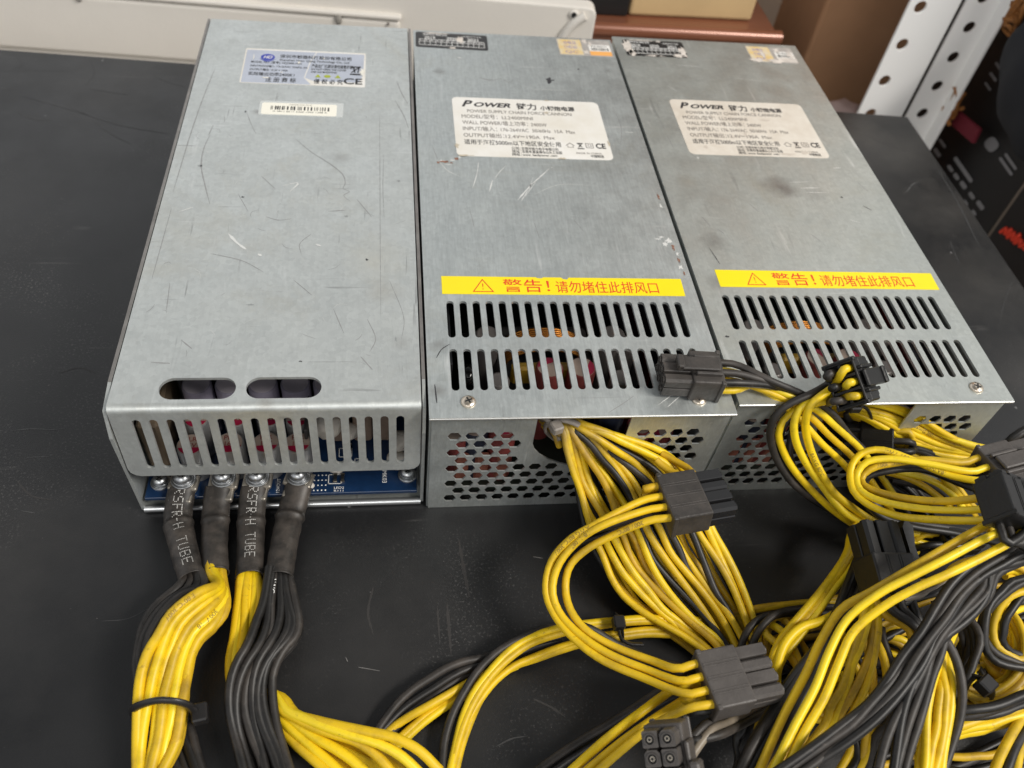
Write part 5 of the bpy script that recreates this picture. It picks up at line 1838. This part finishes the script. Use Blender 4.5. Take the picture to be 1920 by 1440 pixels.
# ---- six pin plug lying on the middle supply, its wires run right
six = cable('black six pin plug on the middle supply lid with black and yellow wires')
PD = Plug(six, (1348, 706, 63.9), (1248, 701, 63.9), 3, 2, PLUG, roll=-2, pitch=.0044, blen=.0112, tlen=.0100, latch=True)
d_b = [(1395, 700, 66), (1450, 716, 65), (1510, 742, 60), (1560, 775, 52), (1592, 815, 42), (1625, 850, 32), (1660, 900, 22), (1700, 960, 12)]
for i, (j, k) in enumerate(((0, 0), (1, 0), (2, 0))):
    one(six, [(x + 3 * i, y + 5 * i, z - 1.5 * i) for x, y, z in d_b], (BLK_G, BLK_G, BLK)[i], start=PD.entry(j, 1))
d_y = [(1413, 717, 63), (1480, 742, 60), (1533, 770, 55), (1567, 800, 48), (1613, 842, 38), (1650, 890, 28), (1690, 950, 14)]
for i in range(3):
    one(six, [(x - 14 * i * min(1, u / 2), y + 8 * i * min(1.6, u / 2) + 3 * i, z - 1.5 * i) for u, (x, y, z) in enumerate(d_y)], (YEL, YEL_O, YEL)[i], start=PD.entry(i, 0))

# ---- plug with its open wire side to the left on the right supply
oc = cable('black plug tilted on the right supply edge, three yellow wires curving down')
PE = Plug(oc, (1584, 721, 71), (1624, 713, 63), 3, 2, PLUG_D, roll=30, pitch=.0049, blen=.0115, tlen=.0030, latch=True, latch_side=1, hollow=True)
ya = [(1560, 728, 66), (1540, 742, 65), (1520, 760, 62), (1511, 785, 57), (1511, 810, 51), (1522, 850, 43), (1536, 880, 38), (1563, 923, 31), (1600, 953, 26), (1647, 982, 22), (1700, 998, 19), (1747, 1002, 18)]
yb2 = [(1577, 733, 65), (1545, 742, 63), (1505, 760, 60), (1490, 788, 55), (1491, 822, 48), (1508, 862, 40), (1545, 915, 31), (1582, 960, 25), (1632, 985, 20), (1682, 1006, 17), (1743, 1022, 15)]
yc2 = [(1568, 748, 61), (1538, 754, 60), (1500, 766, 58), (1472, 785, 53), (1460, 812, 48), (1467, 842, 42), (1485, 876, 36), (1515, 912, 29), (1560, 955, 22), (1612, 990, 17), (1680, 1020, 13), (1720, 1035, 10)]
kb = [(1556, 718, 64), (1516, 741, 63), (1475, 760, 60), (1452, 783, 55), (1444, 810, 49), (1449, 842, 42), (1462, 872, 36), (1493, 912, 28), (1540, 943, 22), (1585, 968, 17), (1620, 995, 13), (1650, 1030, 9)]
one(oc, ya, YEL, .0014, start=PE.entry(2, 1, .0025), pr=('18AWG 80°C', .045, .0020, INKB))
one(oc, yb2, YEL, .0014, start=PE.entry(1, 1, .0025), pr=('L 300V', .006, .0020, INKB))
one(oc, yc2, YEL, .0014, start=PE.entry(0, 1, .0025), pr=('VW-1 A', .006, .0020, INKB))
one(oc, kb, BLK_G, .0014, start=PE.entry(2, 0, .006))
one(oc, [(x + 22 - u, y + 12, z - 4) for u, (x, y, z) in enumerate(kb)], BLK, .0014, start=PE.entry(1, 0, .006))
one(oc, [(1545, 757, 56), (1510, 770, 52), (1490, 800, 46), (1480, 850, 38), (1495, 890, 30), (1530, 930, 22)], BLK_G, .0014, start=PE.entry(0, 0, .006))

# ---- harness of the right supply
main3 = cable('yellow wire harness leaving the right supply notch to the right', 'wire harnesses', 'wire_harness', cat='wire harness')
gA = [(1570, 752, 42), (1600, 755, 45), (1640, 760, 47), (1690, 772, 45), (1735, 795, 41), (1785, 822, 36), (1835, 842, 32), (1900, 865, 26), (1960, 900, 20)]
gB = [(1560, 770, 34), (1597, 778, 38), (1640, 800, 38), (1690, 836, 32), (1750, 856, 28), (1815, 862, 26), (1880, 885, 22), (1950, 930, 16)]
ribbon(main3, gA, gB, 9, [YEL, YEL, YEL_O, YEL, YEL, YEL_O], .00130, .0007, seed=41, prints={2: ('18AWG 300V', .03, .0020, INKB)})
ribbon(main3, [(x, y + 8, z - 5) for x, y, z in gA], [(x, y + 6, z - 5) for x, y, z in gB], 8, [YEL_O, YEL_D, YEL, BLK], .00130, .0009, seed=42)
ribbon(main3, [(1565, 770, 30), (1610, 782, 34), (1640, 805, 30), (1665, 850, 20), (1700, 900, 12), (1760, 960, 8), (1850, 1010, 6)],
       [(1560, 782, 28), (1600, 795, 30), (1620, 820, 24), (1640, 870, 14), (1670, 930, 8), (1720, 990, 5), (1800, 1040, 5)], 7, [BLK, BLK_G, BLK], .00130, .0009, seed=43)
tie('black cable tie round the right supply harness under the tilted plug', [(1588, 770, 47), (1600, 758, 50), (1620, 762, 49), (1632, 778, 44), (1625, 795, 34), (1605, 795, 31), (1590, 785, 38)], (1602, 764, 51), rw=.0012)
# flat black plug beside that harness
pk = cable('flat black plug wedged under the yellow harness of the right supply')
PF = Plug(pk, (1675, 832, 35), (1615, 828, 31), 3, 2, PLUG_D, roll=-12, pitch=.0044, blen=.0118, tlen=.006, latch=False)
ribbon(pk, [(1700, 838, 34), (1740, 850, 30), (1800, 880, 22), (1860, 930, 14)], [(1700, 850, 30), (1735, 868, 26), (1780, 900, 18), (1830, 960, 10)], 3, [BLK, BLK_G, YEL_O], start=[PF.entry(i, 1) for i in (2, 1, 0)], seed=44)

# ---- loop at the right edge: from the grey plug left, round, right and down-left across the tangle
big = cable('yellow cable looping from the right edge plug and sweeping down over the heap')
PG = Plug(big, (1855, 893, 50), (1972, 862, 52), 4, 2, PLUG_G, roll=-8, pitch=.0046, blen=.0125, tlen=.0095, latch=True)
h1 = [(1780, 891, 49), (1707, 861, 49), (1648, 843, 48), (1611, 853, 46), (1595, 882, 43), (1601, 922, 42), (1632, 948, 43), (1682, 967, 46), (1763, 975, 54), (1840, 976, 62), (1893, 972, 67), (1922, 985, 69), (1905, 1008, 68), (1847, 1042, 66), (1780, 1075, 64), (1713, 1105, 60), (1660, 1135, 56),
      (1600, 1185, 50), (1572, 1245, 46), (1545, 1310, 42), (1506, 1377, 38), (1462, 1465, 34)]
h2 = [(1795, 884, 51), (1730, 868, 50), (1665, 860, 48), (1622, 868, 46), (1606, 892, 43), (1612, 918, 43), (1645, 937, 45), (1715, 952, 50), (1790, 957, 56), (1850, 954, 63), (1890, 948, 68), (1925, 955, 70), (1895, 985, 67), (1830, 1018, 66), (1770, 1050, 64), (1707, 1082, 60), (1650, 1112, 56),
      (1590, 1160, 50), (1556, 1220, 46), (1528, 1290, 42), (1488, 1365, 38), (1440, 1465, 34)]
h3 = [(1790, 868, 50), (1730, 862, 49), (1680, 868, 46), (1637, 877, 44), (1616, 893, 41), (1617, 908, 41), (1645, 922, 43), (1700, 935, 48), (1770, 940, 55), (1830, 935, 62), (1870, 928, 67), (1910, 935, 71), (1880, 965, 66), (1800, 1012, 62), (1745, 1044, 61), (1690, 1077, 57), (1630, 1112, 52),
      (1580, 1140, 47), (1540, 1200, 43), (1510, 1265, 39), (1470, 1340, 35), (1415, 1465, 31)]
one(big, h1, YEL, .00130, start=PG.entry(1, 1), pr=('18AWG 80°C 300V VW-1', .020, .0020, INKB))
one(big, h2, YEL, .00130, start=PG.entry(2, 1))
one(big, h3, YEL_O, .00130, start=PG.entry(3, 1), pr=('80°C  300V', .03, .0020, INKB))
hk = [(1800, 895, 44), (1730, 880, 43), (1660, 884, 41), (1625, 895, 38), (1612, 920, 34), (1640, 960, 30), (1700, 985, 26), (1790, 1000, 24), (1880, 1020, 26), (1960, 1040, 30)]
one(big, hk, BLK, .00130, start=PG.entry(1, 0))
one(big, [(x + 8, y - 7, z - 1) for x, y, z in hk], BLK_G, .00130, start=PG.entry(2, 0))
one(big, [(1810, 880, 40), (1770, 890, 36), (1790, 920, 26), (1830, 970, 14), (1870, 1030, 8)], YEL_O, .00130, start=PG.entry(3, 0))
# wires seen through the loop
thru = cable('short yellow and black wires passing under the loop at the right edge')
for i, L in enumerate(([(1640, 880, 34), (1690, 892, 32), (1730, 910, 27), (1775, 945, 20), (1830, 1000, 12)], [(1680, 884, 34), (1740, 898, 31), (1775, 918, 27), (1800, 945, 22), (1840, 1010, 12)], [(1836, 870, 30), (1842, 905, 26), (1846, 935, 22), (1860, 1000, 12)],
                       [(1660, 890, 28), (1720, 900, 26), (1765, 930, 20), (1800, 970, 12)], [(1670, 900, 22), (1730, 915, 19), (1790, 960, 12), (1820, 1010, 8)], [(1650, 900, 20), (1700, 930, 15), (1750, 980, 9), (1800, 1040, 6)])):
    one(thru, L, (YEL_O, YEL, YEL, BLK, BLK_G, BLK)[i], .00130)
# dark plug close to the camera
dk = cable('dark plug closest to the camera at the right edge')
PH = Plug(dk, (1905, 985, 72), (1870, 885, 74), 3, 2, PLUG_D, roll=24, pitch=.0046, blen=.014, tlen=.002, latch=False)
ribbon(dk, [(1930, 1000, 70), (1945, 1020, 66), (1990, 1060, 60)], [(1940, 985, 70), (1960, 1000, 66), (2010, 1040, 60)], 3, [BLK, BLK_G], start=[PH.entry(i, 0, .006) for i in range(3)], seed=45)

# ---- black loom from the right edge down left, on top of the heap
loom = cable('black wire bundle sweeping from the right edge down over the tangle')
ribbon(loom, [(1985, 985, 64), (1920, 1012, 62), (1847, 1050, 61), (1798, 1086, 59), (1760, 1138, 56), (1728, 1190, 53), (1678, 1250, 49), (1635, 1310, 46), (1575, 1356, 43), (1510, 1402, 40), (1420, 1465, 37)],
       [(1990, 1000, 63), (1920, 1034, 61), (1855, 1075, 59), (1812, 1110, 57), (1778, 1160, 54), (1746, 1205, 51), (1704, 1270, 48), (1658, 1330, 45), (1600, 1385, 42), (1540, 1428, 39), (1470, 1475, 36)], 4, [BLK, BLK_G, BLK_G, BLK], .00134, .0007, seed=51)
ribbon(loom, [(1990, 1012, 58), (1925, 1040, 57), (1852, 1068, 56), (1842, 1112, 55), (1806, 1150, 54), (1757, 1195, 52), (1716, 1260, 49), (1668, 1360, 46), (1640, 1465, 43)],
       [(1990, 1022, 56), (1930, 1050, 55), (1862, 1075, 54), (1850, 1120, 53), (1818, 1158, 52), (1772, 1205, 50), (1742, 1280, 47), (1712, 1365, 44), (1692, 1465, 41)], 4, [BLK_G, BLK, BLK_G], .00134, .0008, seed=52)
one(loom, [(1760, 1180, 50), (1790, 1230, 46), (1804, 1290, 42), (1800, 1345, 38), (1780, 1410, 34), (1760, 1470, 32)], BLK_G, .00134)
# yellow arc under the loom
arc = cable('bright yellow arc of wires falling to the lower edge beside the black bundle')
ribbon(arc, [(1770, 1110, 36), (1778, 1160, 38), (1768, 1215, 40), (1748, 1270, 41), (1742, 1330, 40), (1738, 1390, 38), (1722, 1470, 35)],
       [(1785, 1105, 34), (1794, 1160, 36), (1776, 1225, 40), (1786, 1285, 40), (1786, 1345, 38), (1778, 1400, 36), (1764, 1470, 34)], 4, [YEL, YEL_O, YEL, YEL], .00134, .0006, seed=53)
ribbon(arc, [(1690, 1300, 30), (1735, 1330, 32), (1728, 1390, 30), (1716, 1470, 28)], [(1720, 1260, 30), (1745, 1320, 31), (1740, 1390, 29), (1730, 1470, 26)], 3, [YEL_O, YEL], .00130, .0006, seed=54)

# ---- standing plug in the middle of the heap
vp = cable('black plug with a hooked latch standing in the middle of the heap')
PV = Plug(vp, (1672, 1112, 38), (1640, 1000, 42), 3, 2, PLUG_D, roll=10, pitch=.0050, blen=.0120, tlen=.0115, latch=False)
q = MB()
for pts_ in ([(.006, -.0105), (.022, -.0105), (.0250, -.0125), (.0225, -.0150), (.015, -.0132), (.006, -.0140)],):
    q.prism([(a, b) for a, b in pts_], -.002, .002, PV.M)
q.box((.005, -.0142, -.0022), (.0115, -.0074, .0022), .0004, PV.M)
q.build('latch', PLUG_D, PV.o)
for i in range(3):
    one(vp, [(1690 + 9 * i, 1145, 36), (1706 + 9 * i, 1180, 33), (1712 + 9 * i, 1215, 29), (1718 + 8 * i, 1270, 22), (1712 + 8 * i, 1330, 15)], (YEL_D, YEL_O, BLK_G)[i], .0015, start=PV.entry(2 - i, 0, .005))
    one(vp, [(1705 + 9 * i, 1140, 40), (1722 + 7 * i, 1180, 37), (1738 + 5 * i, 1220, 33), (1745 + 5 * i, 1270, 26), (1735, 1340, 18)], (BLK_G, BLK_G, BLK)[i], .0015, start=PV.entry(2 - i, 1, .005))
sp_ = cable('small dark plug taking two yellow wire ends right of the standing plug')
PS_ = Plug(sp_, (1752, 1006, 17), (1830, 1000, 17), 3, 2, PLUG_D, roll=0, pitch=.0046, blen=.011, tlen=.006, latch=True)
ribbon(sp_, [(1730, 1012, 17), (1690, 1025, 12), (1640, 1060, 8), (1600, 1100, 6)], [(1735, 1020, 15), (1700, 1040, 9), (1660, 1080, 6), (1620, 1130, 5)], 3, [YEL, YEL_O, BLK], start=[PS_.entry(i, 1, .006) for i in (2, 1, 0)], seed=55)

# ---- cable falling left of the standing plug
nl = cable('yellow and black cable slanting down from the standing plug to the lower edge')
ribbon(nl, [(1612, 975, 20), (1597, 1000, 22), (1588, 1035, 24), (1562, 1072, 25), (1522, 1128, 25), (1486, 1175, 24), (1456, 1218, 22), (1445, 1260, 18), (1450, 1330, 12)],
       [(1630, 990, 20), (1612, 1015, 22), (1600, 1055, 24), (1574, 1098, 25), (1535, 1150, 25), (1500, 1195, 24), (1470, 1232, 22), (1456, 1270, 18), (1470, 1340, 12)], 3, [YEL, YEL_O, YEL], .00130, .0004, seed=61)
one(nl, [(1600, 1130, 22), (1545, 1163, 27), (1500, 1178, 28), (1470, 1210, 27), (1455, 1255, 24), (1450, 1300, 18)], YEL, .0015)
ribbon(nl, [(1622, 1010, 22), (1604, 1050, 25), (1578, 1120, 28), (1540, 1190, 29), (1488, 1262, 30), (1450, 1330, 30), (1400, 1410, 29), (1370, 1465, 28)],
       [(1640, 1030, 22), (1622, 1070, 25), (1600, 1130, 28), (1560, 1205, 29), (1520, 1275, 30), (1480, 1345, 30), (1430, 1425, 29), (1400, 1475, 28)], 4, [BLK, BLK_G, BLK, BLK], .0015, .0005, seed=62)
ribbon(nl, [(1560, 1190, 22), (1530, 1250, 26), (1490, 1330, 28), (1440, 1420, 28), (1410, 1475, 27)], [(1580, 1200, 20), (1550, 1260, 24), (1515, 1330, 26), (1465, 1415, 26), (1440, 1475, 25)], 3, [YEL_D, YEL_O], .0015, .0004, seed=63)
ribbon(nl, [(1640, 1090, 34), (1625, 1140, 36), (1612, 1190, 36), (1590, 1260, 34), (1560, 1330, 32), (1510, 1410, 30), (1470, 1480, 28)], [(1655, 1095, 32), (1645, 1150, 34), (1640, 1200, 34), (1622, 1280, 32), (1590, 1350, 30), (1540, 1420, 28), (1500, 1480, 26)], 4, [YEL_O, YEL, YEL_D, YEL], .00130, .0006, seed=64)

# ---- wires crossing behind, at table height
bk = cable('low yellow and black wires crossing the table behind the slanting cable')
ribbon(bk, [(1360, 1155, 5), (1415, 1142, 8), (1510, 1126, 9), (1600, 1120, 9), (1700, 1110, 8), (1800, 1080, 8), (1950, 1060, 8)], [(1370, 1180, 3), (1420, 1160, 5), (1510, 1150, 6), (1600, 1150, 6), (1700, 1140, 6), (1800, 1110, 6), (1950, 1090, 6)], 4, [YEL_D, YEL_O, BLK, YEL_D], .00130, .0006, seed=65)
for i, L in enumerate(([(1386, 1245, 8), (1391, 1207, 13), (1408, 1173, 16), (1441, 1154, 15), (1513, 1150, 10), (1580, 1150, 8)], [(1402, 1250, 8), (1410, 1210, 14), (1428, 1175, 18), (1455, 1152, 18), (1512, 1140, 12), (1580, 1135, 8)], [(1430, 1250, 8), (1438, 1215, 9), (1440, 1180, 10), (1470, 1165, 9), (1560, 1170, 7)])):
    one(bk, L, (BLK_G, BLK_G, YEL_D)[i], .00130)
ribbon(bk, [(1380, 1235, 5), (1420, 1210, 5), (1480, 1190, 5), (1580, 1180, 5)], [(1390, 1260, 4), (1440, 1235, 4), (1500, 1205, 4), (1580, 1195, 4)], 3, [YEL_D, BLK, YEL_D], .00130, .0006, seed=66)

# ---- coiled lengths at the right
for ci, (label, cx, cy, z, rx, ry, n, mats, a0, a1, sd) in enumerate((
        ('coil of worn yellow wires at the right edge behind the black ring', 1835, 1215, 16, 84, 92, 5, [YEL_O, YEL_D, YEL, YEL_O], -150, 130, 71),
        ('ring of black wires standing over the yellow coil', 1770, 1215, 24, 64, 86, 4, [BLK_G, BLK, BLK_G], -110, 100, 72),
        ('low yellow coil showing between the slanting cables', 1650, 1262, 10, 78, 70, 5, [YEL, YEL_D, YEL_O], -190, 90, 73),
        ('low black coil under the middle of the heap', 1670, 1225, 8, 120, 60, 6, [BLK, BLK_G, BLK], -180, 150, 74),
        ('yellow coil sloping out of the right edge above the black ring', 1890, 1165, 12, 70, 110, 4, [YEL_O, YEL_D, YEL], -100, 160, 75))):
    o = cable(label, 'coiled cable ends')
    A_, B_ = [], []
    for k in range(12):
        a = R(a0 + (a1 - a0) * k / 11)
        dz = 3 * math.sin(2 * a + sd)
        A_.append((cx + rx * math.cos(a), cy + ry * math.sin(a), max(z + dz + 5, 4)))
        B_.append((cx + (rx - 13 * n * .5) * math.cos(a), cy + (ry - 13 * n * .5) * math.sin(a), max(z + dz - 2, 3)))
    ribbon(o, A_, B_, n, mats, .00130, .0009, seed=sd)

rr = cable('yellow and black wires crossing to the right edge near the lower corner')
ribbon(rr, [(1700, 1372, 20), (1783, 1364, 24), (1847, 1350, 26), (1920, 1325, 28), (1990, 1300, 28)], [(1700, 1392, 18), (1783, 1385, 22), (1850, 1368, 24), (1920, 1345, 26), (1990, 1320, 26)], 3, [YEL_O, YEL, YEL], .0015, .0005, seed=81)
ribbon(rr, [(1720, 1340, 22), (1803, 1334, 28), (1863, 1322, 30), (1920, 1306, 32), (1990, 1290, 32)], [(1720, 1356, 20), (1803, 1350, 25), (1863, 1340, 27), (1920, 1320, 29), (1990, 1300, 30)], 3, [BLK, BLK_G, BLK], .0015, .0005, seed=82)
ribbon(rr, [(1800, 1290, 14), (1860, 1310, 16), (1905, 1280, 18), (1925, 1220, 20), (1940, 1160, 20)], [(1800, 1320, 12), (1870, 1330, 14), (1920, 1300, 16), (1950, 1230, 18), (1960, 1160, 18)], 4, [YEL_D, YEL_O, BLK, YEL_D], .0015, .0006, seed=83)
ribbon(rr, [(1690, 1105, 40), (1740, 1092, 40), (1790, 1065, 40), (1850, 1040, 38)], [(1690, 1135, 38), (1735, 1120, 38), (1790, 1090, 38), (1850, 1065, 36)], 4, [YEL_D, BLK_G, GREYW, BLK], .00130, .0006, seed=84)
cn = cable('three wires rising out of the lower right corner')
ribbon(cn, [(1960, 1290, 20), (1910, 1355, 26), (1882, 1398, 28), (1852, 1465, 28)], [(1985, 1310, 20), (1940, 1370, 24), (1915, 1412, 26), (1898, 1470, 26)], 3, [YEL_O, BLK, YEL_O], .0015, .0003, seed=85)
ur = cable('black and yellow wires leaving the right edge above the grey plug')
ribbon(ur, [(1860, 855, 18), (1880, 835, 24), (1905, 812, 30), (1960, 780, 34)], [(1865, 870, 16), (1890, 850, 22), (1915, 832, 27), (1960, 805, 30)], 4, [BLK, BLK_G, BLK, YEL], .00130, .0004, seed=86)
ex = cable('black and yellow wires dropping from under the dusty plug to the lower edge')
ribbon(ex, [(1400, 1325, 16), (1392, 1360, 14), (1382, 1400, 12), (1374, 1470, 10)], [(1440, 1320, 16), (1425, 1370, 14), (1408, 1410, 12), (1396, 1470, 10)], 5, [BLK, BLK_G, BLK, YEL_D, BLK], .00135, .0007, seed=91)
ex = cable('mixed wires crossing level below the slanting yellow wires')
ribbon(ex, [(1500, 1300, 12), (1570, 1305, 14), (1640, 1312, 14), (1710, 1302, 14), (1790, 1280, 14), (1850, 1250, 14)], [(1500, 1345, 8), (1570, 1345, 9), (1640, 1345, 9), (1720, 1340, 9), (1800, 1320, 9), (1870, 1290, 9)], 6, [YEL_O, BLK, YEL, BLK_G, YEL_D, YEL_O], .00132, .0012, seed=92)
ex = cable('mixed wires leaning left between the two plugs in the heap')
ribbon(ex, [(1700, 1150, 22), (1640, 1165, 22), (1580, 1200, 20), (1530, 1250, 16), (1490, 1320, 12), (1440, 1400, 10)], [(1720, 1185, 16), (1650, 1205, 16), (1600, 1240, 14), (1560, 1290, 12), (1520, 1350, 10), (1480, 1430, 8)], 6, [BLK, YEL_D, BLK_G, YEL_O, BLK, YEL_D], .00132, .0012, seed=93)
ex = cable('loose black wires curling at the right edge below the dark plug')
ribbon(ex, [(1940, 1080, 40), (1890, 1095, 38), (1850, 1130, 34), (1838, 1180, 30), (1860, 1230, 26), (1920, 1255, 24), (1980, 1260, 22)], [(1950, 1110, 36), (1905, 1125, 34), (1872, 1160, 30), (1868, 1195, 26), (1890, 1225, 24), (1935, 1235, 22), (1985, 1235, 20)], 4, [BLK, BLK_G, YEL_O, BLK], .00132, .0009, seed=94)
ex = cable('worn wires fanning over the low coil toward the lower edge')
ribbon(ex, [(1575, 1190, 26), (1600, 1250, 26), (1612, 1310, 24), (1600, 1380, 20), (1560, 1470, 16)], [(1650, 1180, 28), (1668, 1240, 28), (1672, 1310, 26), (1650, 1390, 22), (1610, 1470, 18)], 5, [YEL_O, BLK, YEL_D, YEL, BLK_G], .00128, .0013, seed=95)
ex = cable('thin mixed wires swinging round behind the black bundle at the right')
ribbon(ex, [(1960, 1120, 18), (1890, 1130, 20), (1820, 1160, 20), (1790, 1220, 18), (1810, 1290, 16), (1880, 1345, 14), (1970, 1380, 12)], [(1970, 1150, 14), (1900, 1165, 16), (1850, 1195, 16), (1830, 1235, 14), (1850, 1280, 12), (1900, 1315, 11), (1975, 1345, 10)], 6, [YEL_O, BLK_G, YEL_D, YEL, BLK, YEL_O], .00128, .0011, seed=96)
ex = cable('slack yellow wires looping between the dusty plug and the slanting wires')
ribbon(ex, [(1430, 1180, 16), (1475, 1230, 20), (1500, 1290, 20), (1478, 1350, 16), (1430, 1375, 10)], [(1470, 1165, 14), (1515, 1220, 18), (1540, 1290, 18), (1515, 1365, 14), (1440, 1410, 8)], 4, [YEL_O, YEL, BLK, YEL_D], .00128, .001, seed=97)
ex = cable('low mixed wires lying along the lower right edge')
ribbon(ex, [(1640, 1425, 4), (1720, 1410, 5), (1800, 1412, 5), (1870, 1395, 6), (1960, 1380, 6)], [(1660, 1455, 4), (1740, 1445, 4), (1820, 1440, 4), (1880, 1430, 4), (1960, 1420, 5)], 4, [BLK, YEL_D, BLK_G, BLK], .00128, .001, seed=98)
fill = cable('dark underlayer of black wires at table height below the heap')
for k in range(9):
    rnd = random.Random(200 + k)
    pts_ = [(1400 + 60 * j + rnd.uniform(-30, 30), 1215 + 8 * k + rnd.uniform(-38, 38) - 6 * j, rnd.uniform(2, 8)) for j in range(10)]
    one(fill, pts_, (BLK, BLK_G, BLK, BLK)[k % 4], .00130)
kn = tie('black cable tie knot on the coil near the right edge', [(1808, 1290, 20), (1830, 1268, 28), (1850, 1280, 28), (1858, 1300, 22), (1845, 1315, 14), (1820, 1312, 14)], (1848, 1285, 29), rw=.0013, hs=(.0026, .0024, .0024), rot=30)
